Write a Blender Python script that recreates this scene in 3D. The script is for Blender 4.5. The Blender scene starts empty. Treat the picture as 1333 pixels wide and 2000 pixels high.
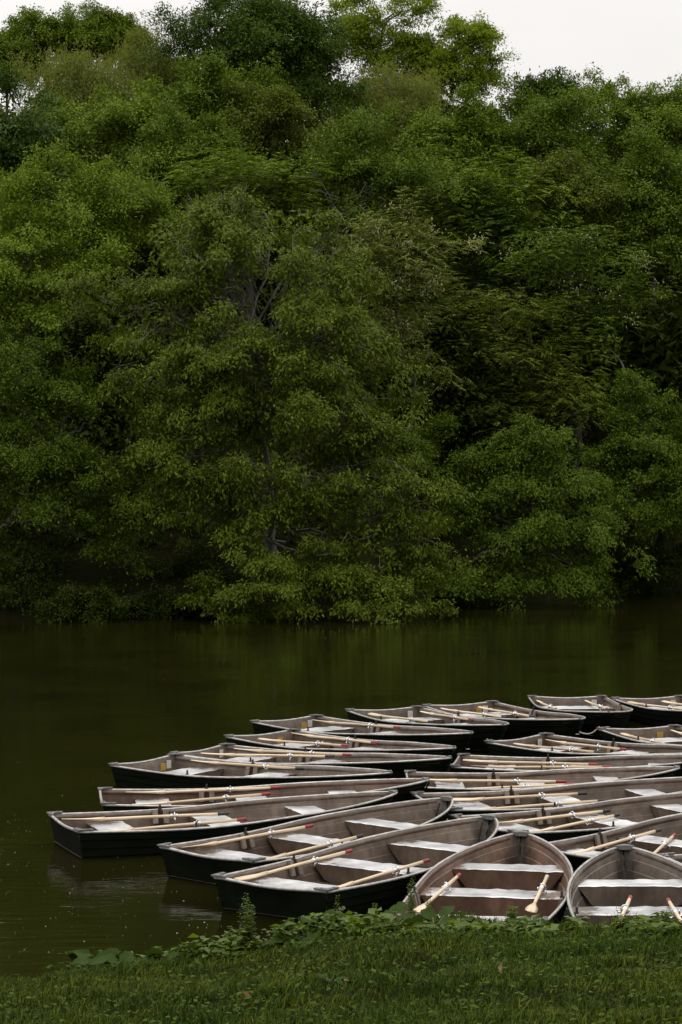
import bpy, bmesh, math, random
import numpy as np

# ------------------------------------------------------------------ camera, sky, sun, exposure
S = bpy.context.scene
COL = S.collection
H, YH, F = 4.63, 919.0, 4540.0            # eye height (m), horizon row and focal length in pixels of the 1333x2000 photograph
cam_d = bpy.data.cameras.new('camera')
cam = bpy.data.objects.new('camera', cam_d); COL.objects.link(cam)
cam.location = (0, 0, H); cam.rotation_euler = (math.pi / 2, 0, 0)
cam_d.sensor_fit = 'VERTICAL'; cam_d.sensor_height = 36; cam_d.lens = F / 2000 * 36
cam_d.shift_y = -(1000 - YH) / 2000
cam_d.clip_start = .1; cam_d.clip_end = 3000
S.camera = cam

SUN_EL, SUN_AZ = math.radians(76), math.radians(250)   # azimuth from +Y, clockwise: soft light from behind the left shoulder
world = bpy.data.worlds.new('World'); S.world = world; world.use_nodes = True
wn, wl = world.node_tree.nodes, world.node_tree.links
wn.clear()
sky = wn.new('ShaderNodeTexSky'); sky.sky_type = 'NISHITA'; sky.sun_disc = False
sky.sun_elevation = SUN_EL; sky.sun_rotation = SUN_AZ; sky.air_density = 1; sky.dust_density = 4
bg_sky = wn.new('ShaderNodeBackground'); bg_sky.inputs['Strength'].default_value = .05
wl.new(sky.outputs[0], bg_sky.inputs['Color'])
# overcast cloud deck: standard overcast luminance (brighter towards the zenith), faint cloud mottling
tc = wn.new('ShaderNodeTexCoord'); sx = wn.new('ShaderNodeSeparateXYZ'); wl.new(tc.outputs['Generated'], sx.inputs[0])
mx = wn.new('ShaderNodeMath'); mx.operation = 'MAXIMUM'; mx.inputs[1].default_value = 0; wl.new(sx.outputs['Z'], mx.inputs[0])
ma = wn.new('ShaderNodeMath'); ma.operation = 'MULTIPLY_ADD'; ma.inputs[1].default_value = 1.6; ma.inputs[2].default_value = .72
wl.new(mx.outputs[0], ma.inputs[0])
nz = wn.new('ShaderNodeTexNoise'); nz.inputs['Scale'].default_value = 3.2; nz.inputs['Detail'].default_value = 5
mp = wn.new('ShaderNodeMapping'); mp.inputs['Scale'].default_value = (1, 1, 4); wl.new(tc.outputs['Generated'], mp.inputs[0]); wl.new(mp.outputs[0], nz.inputs['Vector'])
mr = wn.new('ShaderNodeMapRange'); mr.inputs[1].default_value = .3; mr.inputs[2].default_value = .7; mr.inputs[3].default_value = .96; mr.inputs[4].default_value = 1.04
wl.new(nz.outputs[0], mr.inputs[0])
mm = wn.new('ShaderNodeMath'); mm.operation = 'MULTIPLY'; wl.new(ma.outputs[0], mm.inputs[0]); wl.new(mr.outputs[0], mm.inputs[1])
bg_cl = wn.new('ShaderNodeBackground'); bg_cl.inputs['Color'].default_value = (1, .972, .95, 1)
wl.new(mm.outputs[0], bg_cl.inputs['Strength'])
mixs = wn.new('ShaderNodeMixShader'); mixs.inputs[0].default_value = .93
wl.new(bg_sky.outputs[0], mixs.inputs[1]); wl.new(bg_cl.outputs[0], mixs.inputs[2])
wo = wn.new('ShaderNodeOutputWorld'); wl.new(mixs.outputs[0], wo.inputs[0])

sun_d = bpy.data.lights.new('sun', 'SUN'); sun_d.energy = .9; sun_d.angle = math.radians(35); sun_d.color = (1, .96, .9)
sun = bpy.data.objects.new('sun', sun_d); COL.objects.link(sun)
sun.rotation_euler = (math.pi / 2 - SUN_EL, 0, -SUN_AZ + math.pi)
vs = S.view_settings
vs.view_transform = 'Standard'; vs.look = 'None'; vs.exposure = 0; vs.gamma = 1; vs.use_curve_mapping = False
S.render.engine = 'CYCLES'
S.cycles.max_bounces = 6; S.cycles.diffuse_bounces = 2; S.cycles.glossy_bounces = 3; S.cycles.transmission_bounces = 4; S.cycles.transparent_max_bounces = 4
S.cycles.use_denoising = True

rng = np.random.default_rng(11)
random.seed(5)

# ------------------------------------------------------------------ helpers
def tag(o, label=None, cat=None, group=None, kind=None):
    if label: o['label'] = label
    if cat: o['category'] = cat
    if group: o['group'] = group
    if kind: o['kind'] = kind
    return o

def empty(name, loc=(0, 0, 0), rz=0):
    o = bpy.data.objects.new(name, None); COL.objects.link(o)
    o.location = loc; o.rotation_euler = (0, 0, rz); o.empty_display_size = .1
    return o

def link(name, me, parent=None):
    o = bpy.data.objects.new(name, me); COL.objects.link(o)
    if parent is not None: o.parent = parent
    return o

class MB:
    """collects faces of one part"""
    def __init__(s): s.v = []; s.f = []; s.m = []
    def add(s, vs, fs, m=0):
        b = len(s.v); s.v += [tuple(map(float, p)) for p in vs]
        s.f += [tuple(b + i for i in f) for f in fs]; s.m += [m] * len(fs)
    def box(s, lo, hi, m=0):
        x0, y0, z0 = lo; x1, y1, z1 = hi
        s.add([(x0,y0,z0),(x1,y0,z0),(x1,y1,z0),(x0,y1,z0),(x0,y0,z1),(x1,y0,z1),(x1,y1,z1),(x0,y1,z1)],
              [(0,3,2,1),(4,5,6,7),(0,1,5,4),(1,2,6,5),(2,3,7,6),(3,0,4,7)], m)
    def tube(s, pts, rad, n=8, m=0, sy=1.0, caps=True):
        pts = [np.array(p, float) for p in pts]
        rad = [rad] * len(pts) if np.isscalar(rad) else list(rad)
        vs, fs = [], []
        ref = None
        for i, p in enumerate(pts):
            d = pts[min(i + 1, len(pts) - 1)] - pts[max(i - 1, 0)]; d /= (np.linalg.norm(d) + 1e-9)
            if ref is None:
                ref = np.array((0, 0, 1.)) if abs(d[2]) < .9 else np.array((1., 0, 0))
            a = np.cross(d, ref); a /= (np.linalg.norm(a) + 1e-9); b = np.cross(a, d); ref = b
            for k in range(n):
                t = 2 * math.pi * (k + .5) / n
                vs.append(p + rad[i] * (a * math.cos(t) + b * sy * math.sin(t)))
        for i in range(len(pts) - 1):
            for k in range(n):
                k2 = (k + 1) % n
                fs.append((i*n+k, i*n+k2, (i+1)*n+k2, (i+1)*n+k))
        if caps:
            fs.append(tuple(range(n))[::-1]); fs.append(tuple((len(pts)-1)*n + k for k in range(n)))
        s.add(vs, fs, m)
    def prism(s, poly, z0, z1, m=0):
        n = len(poly)
        s.add([(x, y, z0) for x, y in poly] + [(x, y, z1) for x, y in poly],
              [tuple(range(n))[::-1], tuple(range(n, 2*n))] + [(i, (i+1) % n, n + (i+1) % n, n + i) for i in range(n)], m)
    def mesh(s, name, mats, smooth=False, recalc=True):
        me = bpy.data.meshes.new(name); me.from_pydata(s.v, [], s.f)
        for m in (mats if isinstance(mats, (list, tuple)) else [mats]): me.materials.append(m)
        me.polygons.foreach_set('material_index', s.m)
        if smooth: me.polygons.foreach_set('use_smooth', [True] * len(s.f))
        if recalc and len(s.f) < 40000:
            bm = bmesh.new(); bm.from_mesh(me); bmesh.ops.recalc_face_normals(bm, faces=bm.faces); bm.to_mesh(me); bm.free()
        me.update(); return me
    def build(s, name, mats, parent=None, smooth=False):
        return link(name, s.mesh(name, mats, smooth), parent)

def soup(name, verts, per, tris, mat, parent=None, smooth=False):
    """verts (N,per,3) leaf soup; tris: faces of one leaf (triangles)"""
    n = len(verts); T = np.array(tris, np.int32)
    me = bpy.data.meshes.new(name)
    me.vertices.add(n * per); me.vertices.foreach_set('co', np.ascontiguousarray(verts, np.float32).ravel())
    idx = (np.arange(n, dtype=np.int32)[:, None, None] * per + T[None]).ravel()
    nt = n * len(T)
    me.loops.add(nt * 3); me.loops.foreach_set('vertex_index', idx)
    me.polygons.add(nt); me.polygons.foreach_set('loop_start', np.arange(nt, dtype=np.int32) * 3)
    if smooth: me.polygons.foreach_set('use_smooth', np.ones(nt, bool))
    me.materials.append(mat); me.update(calc_edges=True)
    return link(name, me, parent)

# ------------------------------------------------------------------ materials
def mat_new(name):
    m = bpy.data.materials.new(name); m.use_nodes = True
    nt = m.node_tree; nt.nodes.clear()
    return m, nt.nodes, nt.links

def N(nodes, t, **kw):
    n = nodes.new(t)
    for k, v in kw.items(): setattr(n, k, v)
    return n

def ramp(nodes, links, fac, stops):
    r = nodes.new('ShaderNodeValToRGB'); links.new(fac, r.inputs[0])
    e = r.color_ramp.elements
    while len(e) < len(stops): e.new(.5)
    for i, (p, c) in enumerate(stops):
        e[i].position = p; e[i].color = (*c, 1) if len(c) == 3 else c
    return r.outputs[0]

def noise(nodes, links, scale, detail=4, vec=None, rough=.55, stretch=None):
    n = nodes.new('ShaderNodeTexNoise'); n.inputs['Scale'].default_value = scale; n.inputs['Detail'].default_value = detail; n.inputs['Roughness'].default_value = rough
    if vec is not None:
        if stretch:
            mp = nodes.new('ShaderNodeMapping'); mp.inputs['Scale'].default_value = stretch
            links.new(vec, mp.inputs[0]); vec = mp.outputs[0]
        links.new(vec, n.inputs['Vector'])
    return n.outputs[0]

def grass_mat(name, col):
    """blades vary one by one and in patches of drier and fresher growth"""
    m, n, l = mat_new(name); g = n.new('ShaderNodeNewGeometry'); tc = n.new('ShaderNodeTexCoord'); c = np.array(col)
    rc = ramp(n, l, g.outputs['Random Per Island'], [(0, tuple(c * .45)), (.4, tuple(c * .9)), (.8, tuple(c * 1.4)), (.93, tuple(c * (1.9, 1.6, 1.2))), (1, tuple(c * (3.0, 2.2, 2.0)))])
    a = noise(n, l, 1.1, 4, tc.outputs['Object']); b = noise(n, l, .5, 3, tc.outputs['Object'])
    pa = ramp(n, l, a, [(.3, (.55, .62, .6)), (.5, (1, 1, 1)), (.7, (1.45, 1.25, .9))])
    pb = ramp(n, l, b, [(.35, (.8, .9, .8)), (.65, (1.25, 1.08, 1.05))])
    x = n.new('ShaderNodeMixRGB'); x.blend_type = 'MULTIPLY'; x.inputs[0].default_value = 1; l.new(rc, x.inputs[1]); l.new(pa, x.inputs[2])
    y = n.new('ShaderNodeMixRGB'); y.blend_type = 'MULTIPLY'; y.inputs[0].default_value = 1; l.new(x.outputs[0], y.inputs[1]); l.new(pb, y.inputs[2])
    p = n.new('ShaderNodeBsdfPrincipled'); l.new(y.outputs[0], p.inputs['Base Color']); p.inputs['Roughness'].default_value = .55; p.inputs['Specular IOR Level'].default_value = .06
    t = n.new('ShaderNodeBsdfTranslucent'); l.new(y.outputs[0], t.inputs['Color'])
    mx = n.new('ShaderNodeMixShader'); mx.inputs[0].default_value = .28; l.new(p.outputs[0], mx.inputs[1]); l.new(t.outputs[0], mx.inputs[2])
    o = n.new('ShaderNodeOutputMaterial'); l.new(mx.outputs[0], o.inputs[0]); return m

def leaf_mat(name, col, var=.3, hue=(1.12, 1.0, .7), trans=.2, spec=.04, rough=.55):
    m, n, l = mat_new(name)
    g = n.new('ShaderNodeNewGeometry')
    c = np.array(col)
    lo = tuple(c * (1 - var)); hi = tuple(c * (1 + var) * np.array(hue))
    rc = ramp(n, l, g.outputs['Random Per Island'], [(0, lo), (.45, tuple(c)), (.85, tuple(c * (1 + var * .5))), (1, hi)])
    p = n.new('ShaderNodeBsdfPrincipled'); l.new(rc, p.inputs['Base Color'])
    p.inputs['Roughness'].default_value = rough; p.inputs['Specular IOR Level'].default_value = spec
    t = n.new('ShaderNodeBsdfTranslucent')
    hsv = n.new('ShaderNodeMixRGB'); hsv.blend_type = 'MULTIPLY'; hsv.inputs[0].default_value = 1; hsv.inputs[2].default_value = (1.5, 1.45, .6, 1)
    l.new(rc, hsv.inputs[1]); l.new(hsv.outputs[0], t.inputs['Color'])
    mx = n.new('ShaderNodeMixShader'); mx.inputs[0].default_value = trans
    l.new(p.outputs[0], mx.inputs[1]); l.new(t.outputs[0], mx.inputs[2])
    o = n.new('ShaderNodeOutputMaterial'); l.new(mx.outputs[0], o.inputs[0])
    return m

def simple(name, col, rough=.6, metal=0, var=.25, scale=8, bump=0, spec=.5, objrand=False, stretch=None):
    m, n, l = mat_new(name)
    tc = n.new('ShaderNodeTexCoord')
    v = tc.outputs['Object']
    nf = noise(n, l, scale, 5, v, stretch=stretch)
    c = np.array(col)
    rc = ramp(n, l, nf, [(.25, tuple(c * (1 - var))), (.75, tuple(c * (1 + var)))])
    p = n.new('ShaderNodeBsdfPrincipled')
    l.new(rc, p.inputs['Base Color']); p.inputs['Roughness'].default_value = rough; p.inputs['Metallic'].default_value = metal
    p.inputs['Specular IOR Level'].default_value = spec
    if bump:
        b = n.new('ShaderNodeBump'); b.inputs['Strength'].default_value = bump; b.inputs['Distance'].default_value = .02
        l.new(nf, b.inputs['Height']); l.new(b.outputs[0], p.inputs['Normal'])
    o = n.new('ShaderNodeOutputMaterial'); l.new(p.outputs[0], o.inputs[0])
    return m

M = {}
M['bark'] = simple('bark', (.05, .043, .035), .85, scale=6, var=.4, bump=.4, stretch=(1, 1, .25))
M['grey_bark'] = simple('grey_bark', (.085, .078, .068), .85, scale=6, var=.4, bump=.3, stretch=(1, 1, .3))
M['twig_bark'] = simple('twig_bark', (.115, .107, .095), .85, scale=6, var=.4, stretch=(1, 1, .3))
M['rope'] = simple('rope', (.3, .28, .25), .9, scale=60, var=.35)
M['dark_metal'] = simple('dark_metal', (.05, .046, .042), .45, .6, .3, 30)
M['chrome'] = simple('oarlock_metal', (.62, .62, .62), .25, .9, .2, 40)
M['red'] = simple('red_grip', (.2, .012, .016), .5, 0, .25, 30)
M['black'] = simple('black_grip', (.008, .008, .008), .55, 0, .3, 30)
M['bare_grip'] = simple('bare_grip', (.42, .36, .29), .6, 0, .25, 30)
M['yellow'] = simple('yellow_plate', (.38, .24, .045), .6, 0, .3, 40)
M['white_plate'] = simple('white_plate', (.5, .48, .43), .6, 0, .25, 40)

def wood_mat():
    m, n, l = mat_new('oar_wood')
    tc = n.new('ShaderNodeTexCoord'); oi = n.new('ShaderNodeObjectInfo')
    nf = noise(n, l, 9, 6, tc.outputs['Object'], stretch=(.35, 6, 6))
    rc = ramp(n, l, nf, [(.25, (.40, .30, .185)), (.55, (.58, .47, .325)), (.8, (.66, .56, .41))])
    vr = ramp(n, l, oi.outputs['Random'], [(0, (.85, .8, .74)), (1, (1.12, 1.12, 1.12))])
    mu = n.new('ShaderNodeMixRGB'); mu.blend_type = 'MULTIPLY'; mu.inputs[0].default_value = 1
    l.new(rc, mu.inputs[1]); l.new(vr, mu.inputs[2])
    p = n.new('ShaderNodeBsdfPrincipled'); l.new(mu.outputs[0], p.inputs['Base Color']); p.inputs['Roughness'].default_value = .5
    o = n.new('ShaderNodeOutputMaterial'); l.new(p.outputs[0], o.inputs[0]); return m
M['wood'] = wood_mat()

def hull_in_mat(name, worn):
    """tan-grey marine paint over aluminium, tinted per boat by the object's own colour; worn > 0 shows bare metal"""
    m, n, l = mat_new(name)
    tc = n.new('ShaderNodeTexCoord'); oi = n.new('ShaderNodeObjectInfo')
    off = n.new('ShaderNodeVectorMath'); off.operation = 'MULTIPLY_ADD'
    l.new(oi.outputs['Random'], off.inputs[0]); off.inputs[1].default_value = (37, 19, 53)
    l.new(tc.outputs['Object'], off.inputs[2]); v = off.outputs[0]
    n1 = noise(n, l, 2.3, 7, v, .62); n2 = noise(n, l, 11, 6, v, .65, stretch=(1, 1, .35)); n3 = noise(n, l, 55, 3, v)
    base = ramp(n, l, n1, [(.25, (.054, .041, .032)), (.5, (.110, .089, .073)), (.75, (.19, .162, .138))])
    grime = ramp(n, l, n2, [(.3, (.55, .5, .45)), (.55, (1, 1, 1))])
    mu = n.new('ShaderNodeMixRGB'); mu.blend_type = 'MULTIPLY'; mu.inputs[0].default_value = .75; l.new(base, mu.inputs[1]); l.new(grime, mu.inputs[2])
    mt = n.new('ShaderNodeMixRGB'); mt.blend_type = 'MULTIPLY'; mt.inputs[0].default_value = 1; l.new(mu.outputs[0], mt.inputs[1]); l.new(oi.outputs['Color'], mt.inputs[2])
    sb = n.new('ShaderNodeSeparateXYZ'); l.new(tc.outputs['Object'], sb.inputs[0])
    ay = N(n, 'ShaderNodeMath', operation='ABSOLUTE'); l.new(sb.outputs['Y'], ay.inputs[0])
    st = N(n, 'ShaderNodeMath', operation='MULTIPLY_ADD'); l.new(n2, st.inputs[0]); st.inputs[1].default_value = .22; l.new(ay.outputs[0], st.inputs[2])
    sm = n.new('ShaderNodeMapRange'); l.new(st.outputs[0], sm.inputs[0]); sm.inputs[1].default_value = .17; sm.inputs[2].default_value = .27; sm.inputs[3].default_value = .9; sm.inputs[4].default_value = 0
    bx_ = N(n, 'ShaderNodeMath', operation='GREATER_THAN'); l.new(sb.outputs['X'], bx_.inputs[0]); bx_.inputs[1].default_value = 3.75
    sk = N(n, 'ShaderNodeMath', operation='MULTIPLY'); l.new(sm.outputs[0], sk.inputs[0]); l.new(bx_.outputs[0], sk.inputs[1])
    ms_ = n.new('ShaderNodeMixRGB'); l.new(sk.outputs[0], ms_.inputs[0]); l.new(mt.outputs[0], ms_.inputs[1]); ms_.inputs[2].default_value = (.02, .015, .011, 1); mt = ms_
    p = n.new('ShaderNodeBsdfPrincipled'); p.inputs['Roughness'].default_value = .5; p.inputs['Metallic'].default_value = .15
    l.new(mt.outputs[0], p.inputs['Base Color'])
    last = p
    if worn > 0:
        # bare metal where people sit: middle of the board, with a ragged edge
        sx = n.new('ShaderNodeSeparateXYZ'); l.new(tc.outputs['Object'], sx.inputs[0])
        ab = N(n, 'ShaderNodeMath', operation='ABSOLUTE'); l.new(sx.outputs['Y'], ab.inputs[0])
        f = N(n, 'ShaderNodeMath', operation='MULTIPLY_ADD'); l.new(ab.outputs[0], f.inputs[0]); f.inputs[1].default_value = -.8; f.inputs[2].default_value = .60 + .1 * worn
        f2 = N(n, 'ShaderNodeMath', operation='ADD'); l.new(f.outputs[0], f2.inputs[0]); l.new(n1, f2.inputs[1])
        f3 = N(n, 'ShaderNodeMath', operation='MULTIPLY_ADD'); l.new(n2, f3.inputs[0]); f3.inputs[1].default_value = .35; l.new(f2.outputs[0], f3.inputs[2])
        mk = ramp(n, l, f3.outputs[0], [(.86, (0, 0, 0)), (.93, (1, 1, 1))])
        q = n.new('ShaderNodeBsdfPrincipled'); q.inputs['Metallic'].default_value = .6
        ac = ramp(n, l, n1, [(.3, (.26, .26, .26)), (.5, (.46, .465, .47)), (.7, (.72, .72, .72))]); l.new(ac, q.inputs['Base Color'])
        rr = n.new('ShaderNodeMapRange'); l.new(n3, rr.inputs[0]); rr.inputs[3].default_value = .32; rr.inputs[4].default_value = .55; l.new(rr.outputs[0], q.inputs['Roughness'])
        mx = n.new('ShaderNodeMixShader'); l.new(mk, mx.inputs[0]); l.new(p.outputs[0], mx.inputs[1]); l.new(q.outputs[0], mx.inputs[2]); last = mx
        bq = n.new('ShaderNodeBump'); bq.inputs['Strength'].default_value = .25; bq.inputs['Distance'].default_value = .02; l.new(n1, bq.inputs['Height']); l.new(bq.outputs[0], q.inputs['Normal'])
    b = n.new('ShaderNodeBump'); b.inputs['Strength'].default_value = .12; b.inputs['Distance'].default_value = .01; l.new(n2, b.inputs['Height']); l.new(b.outputs[0], p.inputs['Normal'])
    o = n.new('ShaderNodeOutputMaterial'); l.new(last.outputs[0], o.inputs[0]); return m
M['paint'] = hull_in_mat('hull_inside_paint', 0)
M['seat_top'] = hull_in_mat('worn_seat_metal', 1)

def hull_out_mat():
    m, n, l = mat_new('hull_outside_paint')
    tc = n.new('ShaderNodeTexCoord')
    n1 = noise(n, l, 3, 6, tc.outputs['Object'], stretch=(.5, 1, 2)); n2 = noise(n, l, 26, 5, tc.outputs['Object'], stretch=(.25, 1, 3))
    c = ramp(n, l, n1, [(.3, (.003, .0042, .0026)), (.7, (.0065, .0085, .005))])
    sc = ramp(n, l, n2, [(.66, (0, 0, 0)), (.78, (1, 1, 1))])
    mx = n.new('ShaderNodeMixRGB'); l.new(sc, mx.inputs[0]); l.new(c, mx.inputs[1]); mx.inputs[2].default_value = (.014, .014, .011, 1)
    p = n.new('ShaderNodeBsdfPrincipled'); l.new(mx.outputs[0], p.inputs['Base Color']); p.inputs['Roughness'].default_value = .6; p.inputs['Specular IOR Level'].default_value = .02
    o = n.new('ShaderNodeOutputMaterial'); l.new(p.outputs[0], o.inputs[0]); return m
M['hull'] = hull_out_mat()
M['rail'] = simple('rail_metal', (.36, .345, .325), .38, .5, .45, 9)
M['plate'] = simple('corner_plate_metal', (.15, .145, .14), .5, .5, .4, 20, spec=.25)
M['stain'] = simple('stained_metal', (.028, .02, .015), .7, 0, .5, 12, spec=.1)
M['pad'] = simple('oarlock_pad_metal', (.17, .135, .11), .6, .3, .45, 14)

def water_mat():
    m, n, l = mat_new('pond_water')
    tc = n.new('ShaderNodeTexCoord'); v = tc.outputs['Object']
    a = noise(n, l, 4.2, 3, v, .5, stretch=(.28, 1.3, 1)); b = noise(n, l, 14, 2, v, .5, stretch=(.35, 1.2, 1)); c = noise(n, l, .35, 2, v)
    ad = N(n, 'ShaderNodeMath', operation='MULTIPLY_ADD'); l.new(b, ad.inputs[0]); ad.inputs[1].default_value = .22; l.new(a, ad.inputs[2])
    am = n.new('ShaderNodeMapRange'); l.new(c, am.inputs[0]); am.inputs[1].default_value = .35; am.inputs[2].default_value = .65; am.inputs[3].default_value = .25; am.inputs[4].default_value = 1
    bu = n.new('ShaderNodeBump'); bu.inputs['Distance'].default_value = .010; l.new(ad.outputs[0], bu.inputs['Height']); l.new(am.outputs[0], bu.inputs['Strength'])
    col = ramp(n, l, c, [(.3, (.0066, .0064, .0011)), (.7, (.0115, .0108, .0020))])
    p = n.new('ShaderNodeBsdfPrincipled'); l.new(col, p.inputs['Base Color']); p.inputs['Roughness'].default_value = .06; p.inputs['IOR'].default_value = 1.33
    l.new(bu.outputs[0], p.inputs['Normal'])
    o = n.new('ShaderNodeOutputMaterial'); l.new(p.outputs[0], o.inputs[0]); return m
M['water'] = water_mat()

def ground_mat():
    m, n, l = mat_new('bank_soil')
    tc = n.new('ShaderNodeTexCoord'); v = tc.outputs['Object']
    a = noise(n, l, 1.3, 6, v); b = noise(n, l, 14, 5, v)
    c = ramp(n, l, a, [(.35, (.010, .013, .004)), (.6, (.015, .015, .006)), (.8, (.024, .019, .010))])
    d = ramp(n, l, b, [(.3, (.5, .5, .5)), (.7, (1.2, 1.2, 1.2))])
    mu = n.new('ShaderNodeMixRGB'); mu.blend_type = 'MULTIPLY'; mu.inputs[0].default_value = 1; l.new(c, mu.inputs[1]); l.new(d, mu.inputs[2])
    p = n.new('ShaderNodeBsdfPrincipled'); l.new(mu.outputs[0], p.inputs['Base Color']); p.inputs['Roughness'].default_value = 1; p.inputs['Specular IOR Level'].default_value = 0
    bu = n.new('ShaderNodeBump'); bu.inputs['Strength'].default_value = .6; bu.inputs['Distance'].default_value = .05; l.new(b, bu.inputs['Height']); l.new(bu.outputs[0], p.inputs['Normal'])
    o = n.new('ShaderNodeOutputMaterial'); l.new(p.outputs[0], o.inputs[0]); return m
M['ground'] = ground_mat()

# ------------------------------------------------------------------ ground and water
NX = [-400, -40, -8, -4, -3, -1, 0, 1, 1.9, 3.6, 8, 40, 400]
NY = [-40, 12, 19.8, 20.45, 20.75, 21.4, 21.85, 21.75, 21.0, 20.75, 20.5, 16, -40]
LX = [-8, -4, -3, -1, 0, 1, 2.1, 3.2, 8]; LZ = [.03, .04, .06, .19, .35, .49, .56, .62, .62]
FX = [-400, -40, -11, 0, 3, 6, 12, 40, 400]; FY = [78, 72, 72.5, 74, 77.5, 81, 88, 102, 150]
def ground_z(x, y):
    x = np.asarray(x, float); y = np.asarray(y, float)
    ns = np.interp(x, NX, NY); hl = np.interp(x, LX, LZ); fs = np.interp(x, FX, FY)
    a = ns - y
    near = np.where(a > 0, hl * (1 - np.exp(-np.maximum(a, 0) / .16)) + .10 * np.maximum(a, 0), -.9 * (1 - np.exp(-np.maximum(-a, 0) / .5)))
    near = near + np.where(a > 0, .025 * np.sin(x * 2.1 + y * .7) * np.sin(y * 1.7 - x * .4) * np.minimum(a, 1), 0)
    b = y - fs
    far = np.where(b > 0, .35 * (1 - np.exp(-np.maximum(b, 0) / .4)) + 24 * (1 - np.exp(-np.maximum(b, 0) / 40)), -.9 * (1 - np.exp(-np.maximum(-b, 0) / .8)))
    return np.where(y < 45, near, far)
xs = np.unique(np.concatenate([np.linspace(-400, -40, 10), np.linspace(-40, -6, 18), np.linspace(-6, 6, 61), np.linspace(6, 40, 18), np.linspace(40, 400, 10)]))
ys = np.unique(np.concatenate([np.linspace(-80, 12, 24), np.linspace(12, 20, 33), np.linspace(20, 23, 46), np.linspace(23, 70, 12), np.linspace(70, 110, 61), np.linspace(110, 900, 30)]))
GX, GY = np.meshgrid(xs, ys, indexing='xy')
gb = MB(); nx, ny = len(xs), len(ys)
gb.v = list(map(tuple, np.stack([GX, GY, ground_z(GX, GY)], -1).reshape(-1, 3).tolist()))
gb.f = [(j*nx+i, j*nx+i+1, (j+1)*nx+i+1, (j+1)*nx+i) for j in range(ny-1) for i in range(nx-1)]; gb.m = [0] * len(gb.f)
tag(gb.build('ground', M['ground'], None, True), kind='structure')
wb = MB(); wb.add([(-400, -60, 0), (400, -60, 0), (400, 200, 0), (-400, 200, 0)], [(0, 1, 2, 3)])
tag(wb.build('water', M['water']), kind='structure')

# ------------------------------------------------------------------ rowboats
BL = 4.4; WS, WM = .72, .79
def bw(u):
    if u < 1.7: return WS + (WM - WS) * math.sin(u / 1.7 * math.pi / 2)
    t = min(1, (u - 1.7) / (BL - 1.7)); return WM * max(0, 1 - t ** 2.3) ** .76
def bz(u):
    t = u / BL; return .335 - .03 * math.sin(min(1, t / .6) * math.pi) + .155 * max(0, (t - .3) / .7) ** 1.8
def sec(u, h, off=0.0):
    """point of the hull's side: h = 1 gunwale, 0 chine, -1 keel; off pushes it outwards"""
    t = u / BL
    zc = -.07 + .10 * t ** 4; zt = bz(u); w = bw(u)
    c = .87 - .33 * max(0, (t - .35) / .65) ** 1.5
    if h >= 0:
        b = w * (c + (1 - c) * h ** .85); z = zc + (zt - zc) * h
    else:
        b = w * c * (1 + h); z = zc + .07 * h
    hh = max(h, 0)
    uu = u - .24 * (1 - hh) * t ** 6 + .07 * (1 - hh) * max(0, 1 - u / .8)
    return (uu, max(b + off * min(1, w / .12), 0), z)
UST = [0, .15, .4, .7, 1.0, 1.3, 1.6, 1.9, 2.2, 2.5, 2.8, 3.05, 3.3, 3.5, 3.7, 3.85, 4.0, 4.1, 4.2, 4.28, 4.34, 4.38, 4.4]
PROF = []                                      # (h, outward offset): four lapped strakes, a spray ridge, chine and keel
for k in range(4):
    h1, h0 = 1 - k * .25, 1 - (k + 1) * .25
    PROF += [(h1, 0.0), (h0 + .012, .012)]
PROF += [(0.0, 0.0), (-.35, .004), (-.4, .016), (-.47, 0), (-1, 0)]

def hull_mesh():
    mb = MB()
    for th, m in ((0, 0), (-.009, 1)):
        prof = PROF if m == 0 else PROF[:9]
        for sgn in (1, -1):
            vs = []
            for u in UST:
                for h, off in prof:
                    x, b, z = sec(u, h, off + th); vs.append((x, sgn * b, z + (.008 if m and h < .1 else 0)))
            n = len(prof); fs = []
            for i in range(len(UST) - 1):
                for j in range(n - 1):
                    q = (i*n+j, (i+1)*n+j, (i+1)*n+j+1, i*n+j+1)
                    fs.append(q if (sgn > 0) == (m == 0) else q[::-1])
            mb.add(vs, fs, m)
    # transom, outer and inner face, top edge dipping in the middle
    for m, x0 in ((0, -.004), (1, .018)):
        rows = []
        for h in (1, .75, .5, .25, 0, -1):
            row = []
            for k in range(9):
                f = k / 4 - 1; x, b, z = sec(0, h)
                if h == 1: z -= .03 * (1 - f * f) ** 2
                row.append((x + x0, f * b, z))
            rows.append(row)
        vs = [p for r in rows for p in r]
        fs = []
        for i in range(5):
            for k in range(8):
                q = (i*9+k, i*9+k+1, (i+1)*9+k+1, (i+1)*9+k); fs.append(q if m else q[::-1])
        mb.add(vs, fs, m)
    V = [np.array(v) for v in mb.v]; F_ = []
    for f, m in zip(mb.f, mb.m):
        c = sum(V[i] for i in f) / 4; nrm = np.cross(V[f[1]] - V[f[0]], V[f[2]] - V[f[0]]) + np.cross(V[f[2]] - V[f[0]], V[f[3]] - V[f[0]])
        ref = np.array((-1, 0, 0)) if max(V[i][0] for i in f) - min(V[i][0] for i in f) < .03 and c[0] < .1 and abs(nrm[0]) > abs(nrm[1]) else c - np.array((c[0] * .8 + .3, 0, .25))
        F_.append(f if (np.dot(nrm, ref) > 0) == (m == 0) else f[::-1])
    mb.f = F_
    return mb.mesh('hull', [M['hull'], M['paint']], recalc=False)

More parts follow.
